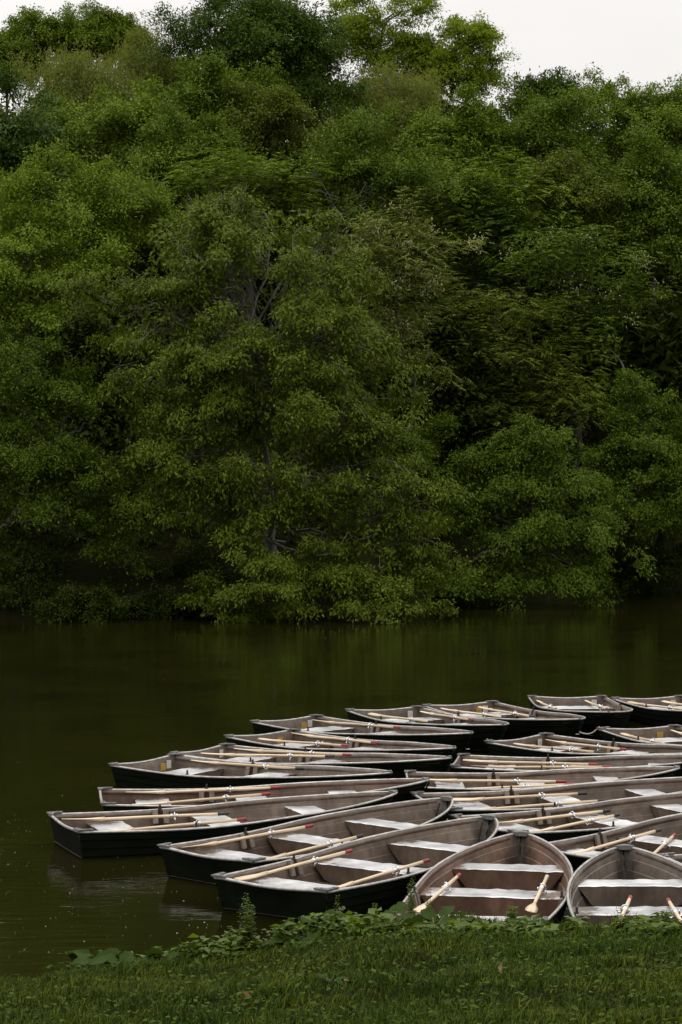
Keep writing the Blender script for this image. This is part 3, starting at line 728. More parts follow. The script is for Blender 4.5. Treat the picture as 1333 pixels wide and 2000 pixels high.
STAT = {'leaves': 0}
def tree(name, label, cat, lobes, base, col, style='broad', rc=.6, per=45, ln=.2, wd=.085, dens=1.0, fine=1.42, bark='bark', twigs=.12, trunk_r=.22, seed=0, group=None, blossom=0, back=.2, twig_out=0, inner=.8):
    rs = np.random.default_rng(1000 + seed); ln *= .88 / fine; wd *= 1.12 / fine; per = int(per * fine * fine)
    lobes = [(np.array(c, float), np.array(r, float)) for c, r in lobes]
    bx, by = base; bz_ = float(ground_z(bx, by)) - .15
    root = empty(name, (bx, by, bz_)); o0 = np.array((bx, by, bz_))
    tag(root, label, cat, group)
    P, D = clump_points(lobes, rc, dens, rs, back)
    V = crown_leaves(P, D, rc * (.62 if style in ('broad', 'droop') else .9), per if style in ('broad', 'droop') else int(per * .62), ln, wd, rs, style) - o0
    # inner foliage: larger shaded leaves that close the heart of each lobe
    I = []
    for c, r in lobes:
        f = .46 if style != 'willow' else .4
        ar = 4 * math.pi * f * f * float(np.mean(r)) ** 2; m = int(ar * inner / (ln * wd * fine * fine * 1.5))
        d = unit(rs.normal(size=(m, 3))); d = d[(d[:, 1] < .35) | (rs.random(m) < .35)]; m = len(d)
        p = c + d * r * f * rs.uniform(.75, 1.12, (m, 1)); ax_ = rs.normal(size=p.shape) + d * .4; ax_[:, 2] -= .3
        I.append(tree_leaves(p, ax_, d + rs.normal(size=p.shape) * .5, ln * fine * rs.uniform(.9, 1.5, m), wd * fine * rs.uniform(1.2, 1.8, m)))
    V = np.concatenate([V, np.concatenate(I) - o0])
    STAT['leaves'] += len(V)
    cr = soup('crown', V, 3, [(0, 1, 2)], col, root); cr['kind'] = 'stuff'
    # trunk, limbs and twigs
    mb = MB(); cc = np.mean([l[0] for l in lobes], 0)
    top = cc.copy(); top[2] = cc[2] + .25 * max(l[1][2] for l in lobes)
    b0 = o0.copy()
    fork = b0 * .55 + top * .45; fork[:2] += rs.normal(size=2) * .2
    tp = limb(mb, b0 - o0, fork - o0, trunk_r, trunk_r * .7, rs, 5, .1); tp2 = limb(mb, tp[-1], top - o0, trunk_r * .7, trunk_r * .25, rs, 5, .2)
    spine = tp[2:] + tp2[1:]
    for c, r in lobes:
        q = c - o0
        s0 = min(spine, key=lambda s: np.linalg.norm(s - q) + max(0, s[2] - q[2]) * 1.5)
        lp = limb(mb, s0, q, trunk_r * .28, trunk_r * .08, rs, 7, .22, .05)
        near = [i for i in range(len(P)) if np.sum(((P[i] - c) / r) ** 2) < 1.05]
        rs.shuffle(near)
        for i in near[:int(len(near) * twigs * .45)]:
            s = lp[rs.integers(2, len(lp))]; e = P[i] - o0 + D[i] * rc * (.25 + twig_out * rs.random())
            limb(mb, s, e, max(.012, trunk_r * .055), .007, rs, 6, .3, .05)
    mb.build('trunk', M[bark], root, True)
    if blossom:
        k = rs.random(len(P)) < blossom
        k &= (D[:, 2] > -.2)
        Q = P[k]; m = 26
        p = (Q[:, None] + D[k][:, None] * rc * .35 + rs.normal(size=(len(Q), m, 3)) * rc * (.42, .42, .34)).reshape(-1, 3) - o0
        ax = rs.normal(size=p.shape) * .4; ax[:, 2] -= 1
        B = leaves(p, ax, rs.normal(size=p.shape), rs.uniform(.06, .13, len(p)), rs.uniform(.04, .07, len(p)))
        bo = soup('blossom', B, 4, LEAF_T, M['blossom'], root); bo['kind'] = 'stuff'
    return root

def lobes_px(Y, spec, dy=0.0):
    """spec: (px, py, rx px, ry px[, depth offset m])"""
    out = []
    for s in spec:
        px, py, rx, ry = s[:4]; o = s[4] if len(s) > 4 else 0
        c = at(px, py, Y + o); k = (Y + o) / F
        out.append((c, (rx * k, min(rx * k, (rx + ry) * .5 * k) * 1.0, ry * k)))
    return out

def auto_lobes(Y, cx, cy, rx, ry, n, seed, k=.46, depth=None):
    """lobes scattered through one ellipsoidal crown"""
    rs = np.random.default_rng(seed); c = at(cx, cy, Y); m = Y / F
    rx *= .93; ry *= .93; R = np.array((rx * m, depth or rx * m * .9, ry * m)); out = [(c, R * .55)]
    i = 0; pts = []
    while len(pts) < n and i < 4000:
        i += 1; d = unit(rs.normal(size=3))
        if d[2] < -.75 or d[1] > .75: continue
        if all(np.dot(d, e) < 1 - 1.4 / n for e in pts) or i > 2500: pts.append(d)
    for d in pts:
        s = k * rs.uniform(.6, 1.25); r = np.array((R[0], min(R[0], R[1]), R[2])) * s
        r = np.array((r.mean() * 1.05, r.mean(), r.mean() * .85))
        out.append((c + d * (R * (1.06 - s * .75)), r))
    return out

for nm, c, kw in [
    ('spring', (.106, .158, .015), {}), ('mid', (.080, .124, .013), {}), ('dark', (.049, .084, .011), {}),
    ('spring_shaded', (.062, .097, .009), {}), ('elm', (.080, .112, .011), dict(spec=.06)), ('olive', (.084, .112, .014), {}), ('willow', (.130, .155, .036), dict(trans=.35)), ('blue', (.044, .080, .012), dict(spec=.1, rough=.5)),  # darker spring copy for the low trees, shade put into the leaf colour
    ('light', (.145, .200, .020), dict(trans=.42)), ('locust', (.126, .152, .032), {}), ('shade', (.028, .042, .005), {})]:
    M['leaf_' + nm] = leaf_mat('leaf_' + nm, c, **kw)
M['blossom'] = leaf_mat('blossom_petal', (.32, .33, .19), .2, (1, 1, 1), .3)
LM = lambda k: M['leaf_' + k]
BACKG = 'trees on the far shore'

# the big drooping tree that leans over the water
tree('leaning_elm_tree', 'broad drooping light green tree with bare grey twigs leaning over the water, centre', 'tree',
     lobes_px(74, [(330,455,80,60,.8),(590,440,75,60,.4),(665,565,80,80,.2),(165,565,70,42,.8),(400,440,80,60,.6),(420,470,110,85,.5),(520,445,105,80),(600,500,95,85,.3),(330,520,85,80,.5),(470,560,130,100,-.8),(600,600,120,100,-.6),(340,620,115,95,-.4),
                   (690,640,85,80,.2),(260,640,70,80,.3),(210,600,60,55,.8),(470,700,130,95,-1.6),(640,720,110,90,-1.2),(330,740,105,85,-1.0),(720,730,60,70,-.4),
                   (560,800,110,70,-2.0),(430,835,80,60,-1.8),(690,860,85,80,-1.5),(310,880,90,75,-1.4),(760,930,90,85,-1.6),(640,985,95,60,-2.2),(500,960,90,75,-2.2),(400,975,70,50,-2),
                   (820,1010,70,75,-1.4),(720,1050,95,75,-2.1),(480,1050,60,45,-2.2),(800,1090,60,55,-1.4),(310,945,50,40,-1)]),
     (-2.2, 75.2), LM('elm'), 'droop', rc=.50, per=42, ln=.205, wd=.078, dens=.74, fine=1.22, bark='twig_bark', twigs=.8, trunk_r=.2, seed=1, back=.25, twig_out=1.6)
tree('waterside_shrub', 'leafy shrub with paler leaves dipping into the water below the big central tree', 'shrub',
     lobes_px(71.2, [(540,1130,60,50),(600,1150,70,45,-.2),(480,1160,60,42,.2),(660,1150,60,45),(730,1160,60,40,.2),(790,1165,45,32,.5),(430,1175,35,28,.6),(835,1165,35,28,1.2),(860,1150,30,28,2.2)]),
     (-1.2, 73.9), LM('elm'), 'droop', rc=.4, per=46, ln=.2, wd=.085, twigs=.3, trunk_r=.06, seed=2)
tree('feathery_maple_tree', 'bright green layered tree reaching in from the left edge above dark water', 'tree',
     lobes_px(74.5, [(20,730,75,70),(-40,800,90,80),(70,810,85,65,-.6),(10,880,90,75,-1),(110,900,80,60,-1.2),(40,960,75,60,-1),(160,770,50,40,-.3),(190,820,45,40,-.4),(-50,960,70,70),(200,930,70,55,-.7),(240,1000,55,45,-.8),(190,1015,60,40,-.4),(200,1070,40,28,-.4)]),
     (-11.2, 76.5), LM('spring_shaded'), 'broad', fine=1.4, dens=.85, rc=.5, per=52, ln=.19, wd=.075, trunk_r=.25, seed=3)
tree('shore_shrub', 'small round shrub low over the water near the left edge', 'shrub',
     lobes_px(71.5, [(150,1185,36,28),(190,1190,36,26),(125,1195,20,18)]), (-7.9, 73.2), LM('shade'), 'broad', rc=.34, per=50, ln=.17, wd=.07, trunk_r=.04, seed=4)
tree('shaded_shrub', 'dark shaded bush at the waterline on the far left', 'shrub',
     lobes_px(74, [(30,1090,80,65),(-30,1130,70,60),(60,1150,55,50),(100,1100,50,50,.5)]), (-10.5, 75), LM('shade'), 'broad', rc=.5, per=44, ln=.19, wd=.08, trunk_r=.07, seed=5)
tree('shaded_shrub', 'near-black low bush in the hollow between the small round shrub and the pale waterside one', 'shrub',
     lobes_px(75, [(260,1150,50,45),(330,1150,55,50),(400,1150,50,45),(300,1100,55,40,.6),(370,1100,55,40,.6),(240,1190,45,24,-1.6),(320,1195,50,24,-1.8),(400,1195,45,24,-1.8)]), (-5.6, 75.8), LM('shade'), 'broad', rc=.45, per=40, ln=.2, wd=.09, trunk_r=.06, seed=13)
tree('cascading_maple_tree', 'bright drooping tree right of the central one, branches touching the water', 'tree',
     lobes_px(80, [(960,880,70,55),(1030,890,80,60,-.3),(1110,880,70,50),(920,950,70,55,-.4),(1000,970,75,60,-1),(1080,960,75,60,-.8),(1150,940,65,55,-.3),(950,1040,70,50,-1.2),(1040,1050,75,55,-1.4),(1120,1040,70,55,-1),(900,1000,45,50,-.5),
                   (930,1130,60,38,-1.3),(1010,1140,65,38,-1.5),(1090,1130,60,40,-1.2),(1160,1130,55,35,-.8),(870,1130,30,30,-.5),(1180,1040,50,55,-.4)]),
     (6.2, 83.3), LM('spring_shaded'), 'droop', fine=1.35, rc=.52, per=46, ln=.2, wd=.085, trunk_r=.26, seed=6, dens=.82)
tree('overhanging_maple_tree', 'mid green tree overhanging the water at the right edge', 'tree',
     lobes_px(85, [(1250,850,75,55),(1200,900,60,50,-.4),(1290,920,75,60,-.6),(1350,880,70,70),(1240,980,60,50,-.8),(1310,1000,70,55,-1),(1370,960,60,60),(1220,770,50,50,.8),(1280,780,55,45,.8),(1190,680,50,55,1.5)]),
     (12.3, 89.5), LM('spring_shaded'), 'broad', rc=.52, per=46, ln=.2, wd=.085, trunk_r=.26, seed=7)
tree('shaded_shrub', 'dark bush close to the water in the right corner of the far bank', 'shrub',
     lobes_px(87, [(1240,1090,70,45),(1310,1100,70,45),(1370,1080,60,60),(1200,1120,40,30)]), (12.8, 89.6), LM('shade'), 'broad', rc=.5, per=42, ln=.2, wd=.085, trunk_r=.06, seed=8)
tree('rounded_shrub', 'round green bush tucked behind the right flank of the central tree', 'shrub',
     lobes_px(81, [(830,890,50,55),(800,930,40,50),(850,940,35,40),(790,860,40,35)]), (3.0, 82), LM('mid'), 'broad', rc=.42, per=46, ln=.16, wd=.07, trunk_r=.08, seed=9)
tree('ailanthus_tree', 'olive tree with feathery fronds and rounded top, right of centre', 'tree',
     lobes_px(86, [(960,590,60,45),(900,620,50,45),(1010,640,70,50,-.5),(930,690,80,55,-.6),(1060,690,70,50,-.6),(990,740,85,50,-1),(1090,750,45,45,-.3),(900,760,60,50,0),(960,810,70,50,-.6),(1050,800,60,45,-.4),(890,830,50,45,.3)]),
     (5.8, 88.5), LM('olive'), 'pinnate', rc=.62, per=55, ln=.22, wd=.07, trunk_r=.2, seed=10)
tree('flowering_locust_tree', 'pale locust tree with cream blossom behind the central tree top', 'tree',
     lobes_px(81, [(790,430,40,30),(760,490,65,45),(840,490,50,35,-.2),(720,520,50,50),(790,560,65,45,-.4),(810,620,60,45,-.5),(740,600,60,50),(820,680,45,45,-.2),(770,670,60,50,0)]),
     (2.3, 83), LM('locust'), 'pinnate', rc=.5, per=55, ln=.16, wd=.075, trunk_r=.09, seed=11, blossom=.15)
tree('flowering_locust_tree', 'dark-leaved locust with a few cream flowers on the right slope', 'tree',
     lobes_px(89, [(1120,500,70,50),(1050,540,60,50),(1170,560,65,50),(1090,610,70,50),(1030,470,55,45,1),(1180,640,55,50),(1230,600,45,50),(1150,690,60,45),(1200,740,50,40)]),
     (9.3, 92), LM('mid'), 'pinnate', rc=.6, per=55, ln=.17, wd=.08, trunk_r=.2, seed=12, blossom=.07)

def auto(name, label, Y, cx, cy, rx, ry, n, col, seed, style='broad', base_off=1.2, cat='tree', **kw):
    p = at(cx, cy, Y); kw.setdefault('rc', .66); kw.setdefault('per', 46); kw.setdefault('ln', .21); kw.setdefault('wd', .115); kw.setdefault('twigs', .08); kw.setdefault('fine', 1.38)
    tree(name, label, cat, auto_lobes(Y, cx, cy, rx, ry, n, seed, depth=kw.pop('depth', None), k=kw.pop('k', .46)), (p[0], Y + base_off), LM(col), style, seed=seed, **kw)

auto('broadleaf_tree', 'green tree filling the left edge halfway up behind the layered one', 81, 60, 560, 160, 150, 13, 'spring', 20, rc=.6, ln=.2, wd=.09)
auto('broadleaf_tree', 'bright bushy tree above the left edge crown, left of the big central dome', 84, 130, 420, 190, 120, 14, 'spring', 21, rc=.62, ln=.2, wd=.09, per=46)
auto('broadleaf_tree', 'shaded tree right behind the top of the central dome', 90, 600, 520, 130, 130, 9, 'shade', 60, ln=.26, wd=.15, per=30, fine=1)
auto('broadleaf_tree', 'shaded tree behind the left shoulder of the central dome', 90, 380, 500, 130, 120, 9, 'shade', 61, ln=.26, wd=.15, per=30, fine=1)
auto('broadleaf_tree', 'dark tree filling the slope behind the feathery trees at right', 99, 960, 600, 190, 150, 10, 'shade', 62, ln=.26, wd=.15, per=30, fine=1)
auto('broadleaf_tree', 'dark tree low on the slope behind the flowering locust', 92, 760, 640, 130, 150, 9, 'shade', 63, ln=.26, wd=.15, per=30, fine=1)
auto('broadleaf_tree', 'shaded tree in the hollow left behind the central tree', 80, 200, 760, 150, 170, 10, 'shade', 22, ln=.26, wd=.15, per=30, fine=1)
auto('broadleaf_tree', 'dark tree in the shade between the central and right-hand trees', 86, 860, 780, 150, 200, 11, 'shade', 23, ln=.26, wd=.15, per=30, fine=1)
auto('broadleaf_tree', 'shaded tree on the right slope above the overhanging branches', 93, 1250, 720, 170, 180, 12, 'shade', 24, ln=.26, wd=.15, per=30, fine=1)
auto('ailanthus_tree', 'tree with palm-like fronds just above the central dome', 87, 480, 390, 120, 75, 9, 'spring', 25, 'pinnate', per=66, ln=.28, wd=.08)
auto('broadleaf_tree', 'rounded mid green tree on the upper left slope under the dark giant', 92, 360, 310, 115, 80, 11, 'mid', 26, rc=.6, ln=.2, wd=.095)
auto('broadleaf_tree', 'dark blue-green tree at the upper left edge', 90, 0, 300, 120, 150, 12, 'blue', 27, ln=.28)
auto('broadleaf_tree', 'loose light green tree below the left willow', 97, 210, 270, 135, 95, 12, 'spring', 28)
auto('willow_tree', 'yellowish weeping willow at upper left in front of the thin trees', 106, 160, 200, 95, 92, 10, 'willow', 29, 'willow', rc=.7, per=90, ln=.25, wd=.065, dens=1.9, inner=1.6)
auto('willow_tree', 'faint narrow willow crown beside the dark giant at the skyline', 109, 285, 125, 40, 55, 6, 'willow', 30, 'willow', rc=.65, per=80, ln=.25, wd=.065, dens=1.6, inner=1.4)
auto('oak_tree', 'thin open-crowned tree against the sky at the left edge', 116, 95, 88, 84, 72, 17, 'spring', 31, k=.24, dens=.33, rc=.55, per=40, trunk_r=.25, twigs=.25, inner=.12)
auto('oak_tree', 'small open-crowned treetop against the sky right of the leftmost one', 117, 212, 72, 46, 50, 11, 'spring', 32, k=.26, dens=.38, rc=.5, per=40, trunk_r=.2, twigs=.2, inner=.2)
auto('oak_tree', 'sparse treetop peeking in at the left edge of the skyline', 114, 10, 130, 40, 60, 8, 'mid', 33, k=.28, dens=.45, rc=.5, per=40, trunk_r=.16, inner=.15)
auto('giant_broadleaf_tree', 'tall dark tree with wide top, highest on the hill left of centre', 107, 505, 140, 165, 175, 20, 'dark', 34, per=44, trunk_r=.4, rc=.75, ln=.22, wd=.115, twigs=.14, inner=1.4, dens=1.15, k=.5, back=.6)
auto('broadleaf_tree', 'layered green tree in front of the dark giant', 101, 440, 225, 125, 90, 12, 'mid', 35)
auto('thin_tree', 'dull olive tree with thin dead twigs beneath the dark giant', 98, 565, 290, 100, 110, 11, 'olive', 36, bark='grey_bark', twigs=.35, twig_out=1.8, dens=.8)
auto('broadleaf_tree', 'leafy green tree above the flowering locust at the centre of the slope', 91, 720, 370, 115, 110, 12, 'mid', 37, rc=.65, ln=.22, wd=.1)
auto('willow_tree', 'pale rounded willow below the bright skyline trees, right of the dark giant', 110, 745, 195, 85, 80, 9, 'willow', 38, 'willow', rc=.7, per=90, ln=.25, wd=.065, dens=1.9, inner=1.6)
auto('tall_tree', 'bright open tree rising into the sky right of the dark giant', 118, 740, 75, 110, 120, 16, 'light', 39, k=.27, dens=.75, rc=.58, trunk_r=.2, twigs=.12, inner=.25)
auto('tall_tree', 'airy bright tree standing out at the skyline edge before the open sky', 117, 890, 122, 82, 85, 20, 'light', 40, k=.2, dens=.55, rc=.55, trunk_r=.25, twigs=.25, inner=.15)
auto('broadleaf_tree', 'bright green tree at the foot of the airy skyline tree', 106, 900, 285, 112, 74, 11, 'spring', 41)
auto('pinnate_tree', 'fresh green feathery tree in the middle of the right slope', 95, 930, 400, 150, 110, 14, 'spring', 42, 'pinnate', per=55, ln=.22, wd=.09)
auto('broadleaf_tree', 'green tree under the right skyline, left part', 107, 1060, 300, 125, 105, 12, 'mid', 43)
auto('broadleaf_tree', 'bright treetop forming the right skyline', 113, 1225, 258, 165, 80, 16, 'spring', 44)
auto('broadleaf_tree', 'small dark dome on the skyline left of the right-hand treetops', 116, 1052, 205, 48, 46, 7, 'dark', 45, ln=.28)
auto('broadleaf_tree', 'dark treetop at the right edge of the skyline', 115, 1320, 240, 50, 60, 7, 'dark', 46)
auto('thin_tree', 'tall dull tree with dead upright twigs on the right slope', 96, 1120, 390, 90, 120, 11, 'olive', 47, bark='grey_bark', twigs=.3, twig_out=1.6, dens=.85)
auto('broadleaf_tree', 'large dull green tree at the right edge above the shaded slope', 97, 1270, 440, 140, 160, 15, 'mid', 48)
auto('pinnate_tree', 'dark feathery tree in the middle of the shaded right slope', 94, 1000, 500, 130, 110, 12, 'dark', 49, 'pinnate', per=55, ln=.22, wd=.09)

# leafless tree between the crowns
def bare_tree(label, base, tip, seed):
    rs = np.random.default_rng(seed); b = np.array((base[0], base[1], float(ground_z(*base)) - .1))
    root = empty('bare_tree', b); tag(root, label, 'tree'); mb = MB()
    top = tip - b; sp = limb(mb, np.zeros(3), top, .10, .03, rs, 7, .25)
    for i in range(16):
        s = sp[rs.integers(3, len(sp))]; d = unit(np.array((rs.normal(), rs.normal() * .6 - .5, rs.uniform(-.1, .8)))); L = rs.uniform(.8, 2.2)
        lp = limb(mb, s, s + d * L, .028, .012, rs, 5, .5)
        for _ in range(4):
            s2 = lp[rs.integers(2, len(lp))]; limb(mb, s2, s2 + unit(d + rs.normal(size=3) * .8) * rs.uniform(.3, .9), .014, .006, rs, 3, .5)
    mb.build('trunk', M['bark'], root, True)
bare_tree('leafless grey tree between the central dome and the flowering locust', (0.0, 85.5), at(668, 420, 84.5), 77)

# undergrowth: shaded low leaves over the far bank
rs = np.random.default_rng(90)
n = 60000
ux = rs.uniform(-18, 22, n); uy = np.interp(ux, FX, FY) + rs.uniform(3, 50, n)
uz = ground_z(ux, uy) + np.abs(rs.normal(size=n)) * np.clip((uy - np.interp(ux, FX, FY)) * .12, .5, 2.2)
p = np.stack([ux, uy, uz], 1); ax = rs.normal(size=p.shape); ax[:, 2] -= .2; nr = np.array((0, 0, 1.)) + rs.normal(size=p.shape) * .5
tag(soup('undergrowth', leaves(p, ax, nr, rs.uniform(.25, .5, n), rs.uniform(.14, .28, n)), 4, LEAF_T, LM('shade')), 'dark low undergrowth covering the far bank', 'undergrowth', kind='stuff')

# the wood further back on the hill, seen only as darkness between the crowns
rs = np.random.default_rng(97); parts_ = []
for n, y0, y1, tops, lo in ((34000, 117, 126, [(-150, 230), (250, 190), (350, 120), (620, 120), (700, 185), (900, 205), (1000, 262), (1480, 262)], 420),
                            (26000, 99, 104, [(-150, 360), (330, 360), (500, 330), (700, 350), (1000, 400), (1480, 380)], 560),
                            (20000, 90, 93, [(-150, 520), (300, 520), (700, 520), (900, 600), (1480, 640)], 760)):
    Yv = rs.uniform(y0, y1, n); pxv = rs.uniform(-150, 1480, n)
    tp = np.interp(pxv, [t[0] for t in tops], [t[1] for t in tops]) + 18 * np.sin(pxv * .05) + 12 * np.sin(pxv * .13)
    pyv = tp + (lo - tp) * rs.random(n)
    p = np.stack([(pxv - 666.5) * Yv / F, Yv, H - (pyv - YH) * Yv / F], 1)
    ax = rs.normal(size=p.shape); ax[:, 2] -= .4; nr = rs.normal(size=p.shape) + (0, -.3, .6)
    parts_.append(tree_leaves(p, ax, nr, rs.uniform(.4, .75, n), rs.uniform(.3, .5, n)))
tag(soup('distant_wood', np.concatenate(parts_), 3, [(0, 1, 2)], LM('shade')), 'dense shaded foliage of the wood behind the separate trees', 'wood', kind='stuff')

# ------------------------------------------------------------------ near bank: grass, ground cover, weeds
M['grass'] = grass_mat('grass_blade', (.039, .064, .008))
M['clover'] = leaf_mat('ground_cover_leaf', (.045, .070, .008), .4, (1.2, 1, .8), .25, .06, .6)
M['burdock'] = leaf_mat('burdock_leaf', (.031, .054, .011), .3, (1.1, 1, .9), .25, .04, .6)
M['weed'] = leaf_mat('weed_leaf', (.078, .120, .012), .3, (1.2, 1, .8), .35, .3, .5)
M['stem'] = simple('weed_stem', (.06, .075, .025), .7, 0, .3, 20)
M['dead_leaf'] = simple('dead_leaf', (.11, .035, .018), .7, 0, .4, 30)
M['tan_leaf'] = simple('tan_leaf', (.25, .2, .1), .7, 0, .35, 30)
rs = np.random.default_rng(91)
def scatter(n, y0=13.6, pad=.02):
    x = rs.uniform(-4.6, 4.8, n); y = y0 + (np.interp(x, NX, NY) - pad - y0) * rs.random(n); return x, y
def patch(x, y): return .5 + .5 * np.sin(x * 1.9 + 1.3 * np.sin(y * 1.1)) * np.sin(y * 2.3 + 1.1 * np.sin(x * 1.4 + .6))
n = 150000
gx, gy = scatter(n)
pt_ = patch(gx, gy); keep = rs.random(n) < .6 + .4 * pt_; gx, gy, pt_ = gx[keep], gy[keep], pt_[keep]
# tufts
tx, ty = scatter(330); ti = rs.integers(0, 330, 30000)
gx = np.concatenate([gx, tx[ti] + rs.normal(size=30000) * .09]); gy = np.concatenate([gy, ty[ti] + rs.normal(size=30000) * .05]); pt_ = np.concatenate([pt_, rs.uniform(1.0, 1.9, 330)[ti]])
ok = gy < np.interp(gx, NX, NY) - .01; gx, gy, pt_ = gx[ok], gy[ok], pt_[ok]
n = len(gx); edge = np.clip(1 - (np.interp(gx, NX, NY) - gy) / 1.2, 0, 1)
hgt = (.030 + .045 * pt_ + .04 * edge) * rs.uniform(.5, 1.5, n); wdt = rs.uniform(.003, .0065, n)
az = rs.uniform(0, 2 * math.pi, n); ln_ = rs.uniform(.15, .95, n)
b = np.stack([gx, gy, ground_z(gx, gy) - .01], 1)
ld = np.stack([np.cos(az), np.sin(az), np.zeros(n)], 1) * (hgt * ln_)[:, None]; sd = np.stack([-np.sin(az + .6), np.cos(az + .6), np.zeros(n)], 1) * wdt[:, None]
m1 = b + ld * .32; m1[:, 2] += hgt * .6; t1 = b + ld; t1[:, 2] += hgt * (1 - .3 * ln_)
tag(soup('grass', np.stack([b - sd, b + sd, m1 + sd * .8, m1 - sd * .8, t1], 1), 5, [(0, 1, 2), (0, 2, 3), (3, 2, 4)], M['grass']), 'short green lawn grass on the near bank', 'grass', kind='stuff')
n = 9000
gx, gy = scatter(n); k = rs.random(n) < .2 + .8 * (1 - patch(gx * 1.3, gy * 1.2)); gx, gy = gx[k], gy[k]; n = len(gx)
b = np.stack([gx, gy, ground_z(gx, gy) + rs.uniform(.01, .07, n)], 1)
ax = rs.normal(size=b.shape); ax[:, 2] *= .25
tag(soup('ground_cover', leaves(b, ax, np.array((0, 0, 1.)) + rs.normal(size=b.shape) * .35, rs.uniform(.03, .075, n), rs.uniform(.02, .05, n), .1), 4, LEAF_T, M['clover']), 'small broad leaves of clover and plantain among the grass', 'ground cover', kind='stuff')

def ground_at(px, py, hgt=0.0):
    """where the line of sight through a pixel of the photograph meets the bank, hgt above it"""
    for Y in np.arange(14, 24, .01):
        p = at(px, py, Y)
        if p[2] <= float(ground_z(p[0], Y)) + hgt: return p[0], Y
    return p[0], 21.0

def burdock_leaf_mesh(seed):
    """broad heart-shaped leaf with wavy rim and sunken midrib; base at origin, tip along +x"""
    r = np.random.default_rng(seed); vs, fs = [], []; nu, nv = 9, 7
    ph = r.uniform(0, 6, 3)
    for i in range(nu):
        t = i / (nu - 1); w = .36 * (math.sin(math.pi * min(1, t * .92 + .1)) ** .7) * (1 - .25 * t)
        if i == nu - 1: w = .015
        for j in range(nv):
            f = j / (nv - 1) * 2 - 1
            back = -.16 * (abs(f) ** 1.5) * (1 - t) ** 2
            z = .10 * abs(f) ** 1.2 * w / .36 - .25 * t * t + .045 * abs(f) * math.sin(9 * t + ph[0] + 2 * np.sign(f)) + .02 * math.sin(14 * t + 4 * f + ph[1])
            vs.append((t + back, f * w * (1 + .12 * math.sin(13 * t + ph[2] + f)), z + .03 * math.sin(22 * t + 3 * abs(f)) * abs(f)))
    for i in range(nu - 1):
        for j in range(nv - 1): fs.append((i*nv+j, i*nv+j+1, (i+1)*nv+j+1, (i+1)*nv+j))
    mb = MB(); mb.add(vs, fs); return mb.mesh('leaf', M['burdock'], True, recalc=False)
BLM = [burdock_leaf_mesh(300 + i) for i in range(6)]
def burdock(px, py, n, size, label, seed, spread=.2):
    r = np.random.default_rng(seed); x, y = ground_at(px, py, .05); z = float(ground_z(x, y))
    root = empty('burdock_plant', (x, y, z)); tag(root, label, 'plant', 'broad-leaved plants along the water edge')
    for i in range(n):
        a = 2 * math.pi * (i + r.uniform(-.3, .3)) / n; L = size * r.uniform(.65, 1.15); el = r.uniform(.25, 1.0)
        st = np.array((math.cos(a), math.sin(a), 0)) * spread * r.uniform(.3, 1); st[2] = size * el * .75
        mb = MB(); mb.tube([(0, 0, -.02), tuple(st * (.4, .4, .65)), tuple(st)], [.009, .007, .005], 5, caps=False); mb.build('stem', M['stem'], root)
        lf = link('leaf', BLM[r.integers(0, 6)], root); lf.location = st; lf.scale = (L, L * r.uniform(.85, 1.15), L)
        lf.rotation_euler = (r.normal() * .3, r.uniform(-.55, .35), a + r.normal() * .4)
burdock(150, 1880, 13, 0.237, 'leftmost large-leaved burdock at the water edge', 1)
burdock(250, 1875, 15, 0.302, 'burdock with upright folded leaves, second from the left along the water', 2, .26)
burdock(310, 1868, 13, 0.274, 'third burdock from the left beside the open water', 3)
burdock(415, 1850, 10, 0.237, 'single burdock clump between the left clumps and the moored boats', 4)
burdock(610, 1822, 12, 0.266, 'burdock spreading below the stern of the nearest left-row boat', 5, .24)
burdock(690, 1812, 12, 0.198, 'burdock under the hull of the nearest left-row boat, near its middle', 6, .24)
burdock(770, 1808, 11, 0.205, 'tall burdock just left of the pinkish boat', 7)
burdock(850, 1812, 11, 0.205, 'burdock covering the left stern corner of the pinkish boat', 8, .24)
burdock(930, 1812, 9, 0.143, 'low burdock in front of the pinkish boat stern', 9)
burdock(1040, 1808, 10, 0.143, 'leafy plant before the right stern corner of the pinkish boat', 10)
burdock(650, 1912, 6, 0.085, 'flat broad-leaved rosette in the middle of the lawn', 11, .12)
burdock(1270, 1808, 9, 0.114, 'small broad-leaved plant before the grey boat', 12)

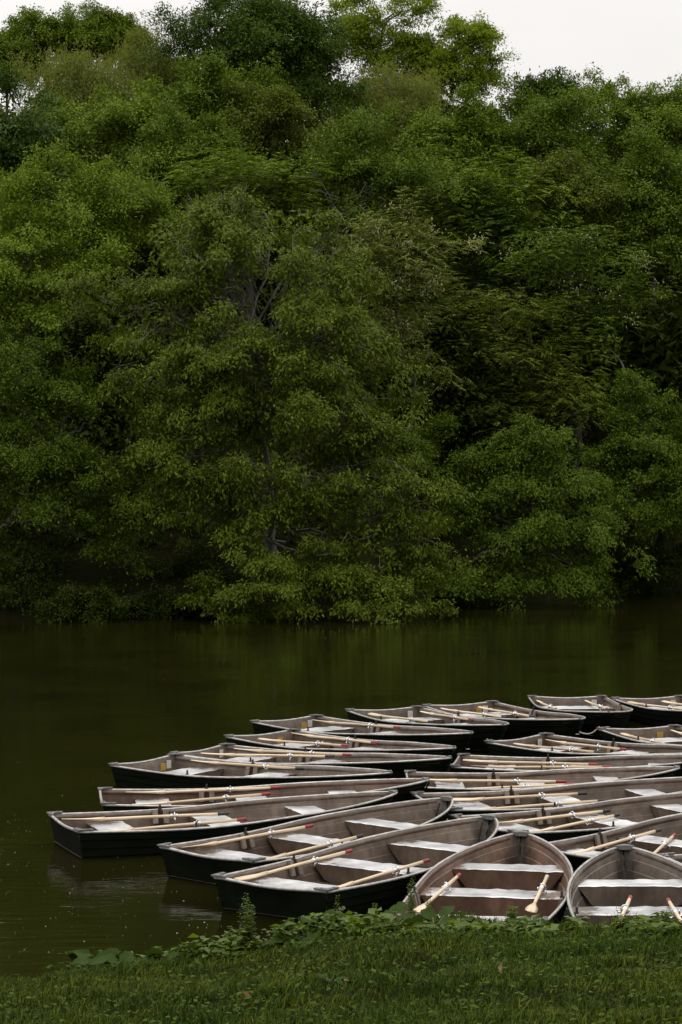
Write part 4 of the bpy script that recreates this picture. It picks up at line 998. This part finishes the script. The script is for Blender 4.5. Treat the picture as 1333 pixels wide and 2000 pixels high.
def weed(px, py, hgt, n, label, seed, leaf=.05, mat='weed', lean=.1):
    r = np.random.default_rng(seed); x, y = ground_at(px, py, .03); z = float(ground_z(x, y))
    root = empty('tall_weed', (x, y, z)); tag(root, label, 'weed', 'tall weeds on the bank')
    ms = MB(); L = []
    for i in range(n):
        a = r.uniform(0, 6.28); h = hgt * r.uniform(.6, 1.05); tip = np.array((math.cos(a) * lean * h * r.random() * 2, math.sin(a) * lean * h, h)); base = np.array((r.normal() * .03, r.normal() * .03, -.02))
        pts = [base * (1 - t) + tip * t + np.array((math.sin(t * 3 + a) * .015, 0, 0)) for t in np.linspace(0, 1, 6)]
        ms.tube(pts, np.linspace(.004, .0015, 6), 4, caps=False)
        for t in np.linspace(.12, 1, int(10 + h * 26)):
            c = base * (1 - t) + tip * t; az_ = r.uniform(0, 6.28)
            for q in range(3):
                d = np.array((math.cos(az_ + q * 2.1), math.sin(az_ + q * 2.1), r.uniform(-.1, .7))); L.append((c + d * .012 * r.random(), d, leaf * (1.25 - .75 * t) * r.uniform(.6, 1.2)))
    ms.build('stem', M['stem'], root)
    P_ = np.array([q[0] for q in L]); A_ = np.array([q[1] for q in L]); S_ = np.array([q[2] for q in L])
    o = soup('foliage', leaves(P_, A_, np.array((0, 0, 1.)) + r.normal(size=P_.shape) * .3, S_, S_ * .45), 4, LEAF_T, M[mat], root); o['kind'] = 'stuff'
weed(508, 1835, .55, 8, 'bushy flowering weed standing before the stern of the nearest left-row boat', 21, .06)
weed(470, 1845, .32, 3, 'low bright weed at the water edge left of the bushy weed', 22, .08)
weed(662, 1815, .42, 1, 'single thin weed stalk before the dark hull of the nearest boat', 23, .05)
weed(735, 1812, .30, 2, 'pair of short weed stalks left of the pinkish boat', 24, .05)
weed(805, 1812, .48, 5, 'tall leafy weed against the left oar of the pinkish boat', 25, .05)
weed(835, 1812, .34, 3, 'shorter leafy weed just right of the one against the oar', 26, .05)
weed(28, 1890, .40, 4, 'feathery weed at the far left edge of the bank', 27, .05)
weed(95, 1880, .26, 3, 'small weed between the left edge and the first burdock', 28, .06)
weed(350, 1865, .2, 4, 'bright weed tuft right of the third burdock', 29, .09)
weed(570, 1835, .22, 4, 'leafy nettle tuft below the nearest left-row boat', 30, .08)
weed(1000, 1806, .2, 4, 'nettle tuft below the white stern seat of the pinkish boat', 31, .08)
weed(1100, 1804, .2, 4, 'nettle tuft between the two boats at the grass', 32, .08)
weed(1215, 1806, .30, 1, 'thin dark seed stalk in front of the grey boat', 33, .03, 'clover')
weed(1300, 1808, .16, 4, 'low nettle tuft near the right edge by the grey boat', 34, .07)

rw = np.random.default_rng(95); FL = []
spots = [(px, float(np.interp(px, [440, 560, 640, 1333], [1858, 1836, 1822, 1812])) + rw.uniform(-5, 16), float(np.interp(px, [430, 740, 800, 1333], [.24, .22, .11, .12]))) for px in np.arange(436, 1333, 15)] + \
        [(px, 1893 - px * .07 + rw.uniform(-4, 8), .16) for px in np.arange(-10, 440, 17)]
for px, py, hm in spots:
    if px > 1000 and rw.random() < .45: continue
    x, y = ground_at(px, py, .03); z = float(ground_z(x, y)); big = rw.uniform(.05, .13)
    for k in range(4):
        h = hm * rw.uniform(.4, 1.1); tip = np.array((rw.normal() * .08, rw.normal() * .06, h))
        for t in np.linspace(.2, 1, 6):
            a_ = rw.uniform(0, 6.28)
            for q in range(2):
                d = np.array((math.cos(a_ + q * 3.1), math.sin(a_ + q * 3.1), rw.uniform(-.35, .4))); FL.append(((x, y, z) + tip * t, d, big * rw.uniform(.6, 1.2)))
P_ = np.array([q[0] for q in FL]); A_ = np.array([q[1] for q in FL]); S_ = np.array([q[2] for q in FL])
tag(soup('nettle_fringe', leaves(P_, A_, np.array((0, 0, 1.)) + rw.normal(size=P_.shape) * .35, S_, S_ * .55), 4, LEAF_T, M['weed']), 'low leafy nettles and weeds along the water edge', 'weeds', kind='stuff')

def dead_leaf(px, py, size, mat, label, seed):
    r = np.random.default_rng(seed); x, y = ground_at(px, py, .05); mb = MB()
    out = [(0, 0, 0), (.25, .28, .08), (.6, .33, .12), (1, 0, .02), (.6, -.3, .14), (.25, -.26, .05), (.5, 0, -.03)]
    mb.add([(a * size, b_ * size, c * size * 1.3) for a, b_, c in out], [(0, 1, 6), (1, 2, 6), (2, 3, 6), (3, 4, 6), (4, 5, 6), (5, 0, 6)])
    o = mb.build('fallen_leaf', M[mat]); o.location = (x, y, float(ground_z(x, y)) + .05); o.rotation_euler = (r.normal() * .5, r.normal() * .5, r.uniform(0, 6)); tag(o, label, 'leaf', 'fallen leaves on the lawn')
dead_leaf(672, 1915, .11, 'dead_leaf', 'reddish brown dead leaf beside the flat rosette', 1)
dead_leaf(828, 1878, .09, 'dead_leaf', 'dark red dead leaf on the lawn right of centre', 2)
dead_leaf(980, 1902, .10, 'tan_leaf', 'curled tan leaf lying on the lawn', 3)
dead_leaf(1190, 1955, .09, 'tan_leaf', 'pale dry leaf at lower right of the lawn', 4)
dead_leaf(490, 1950, .08, 'dead_leaf', 'brown leaf at the bottom left of centre on the lawn', 5)

# ------------------------------------------------------------------ things afloat
M['petal'] = simple('floating_petal', (.42, .4, .32), .6, 0, .3, 30)
rs = np.random.default_rng(93)
n = 560
px_ = np.concatenate([rs.uniform(-4.6, .5, 480), rs.uniform(-6, 6, 80)]); py_ = np.concatenate([21.7 + 10 * rs.random(480) ** 1.2, rs.uniform(30, 66, 80)])
az = rs.uniform(0, 6.28, n); s_ = .003 + .010 * rs.random(n) ** 2.2
c = np.stack([px_, py_, np.full(n, .004)], 1); a = np.stack([np.cos(az), np.sin(az), np.zeros(n)], 1); bb = np.stack([-np.sin(az), np.cos(az), np.zeros(n)], 1)
q = np.stack([c - a * s_[:, None], c + bb * s_[:, None] * .6 + (0, 0, .006), c + a * s_[:, None], c - bb * s_[:, None] * .6 + (0, 0, .004)], 1)
tag(soup('floating_petals', q, 4, LEAF_T, M['petal']), 'tiny pale petals and specks scattered on the pond', 'petals', kind='stuff')
import sys; sys.stderr.write('leaves %d\n' % STAT['leaves']); STATS = STAT
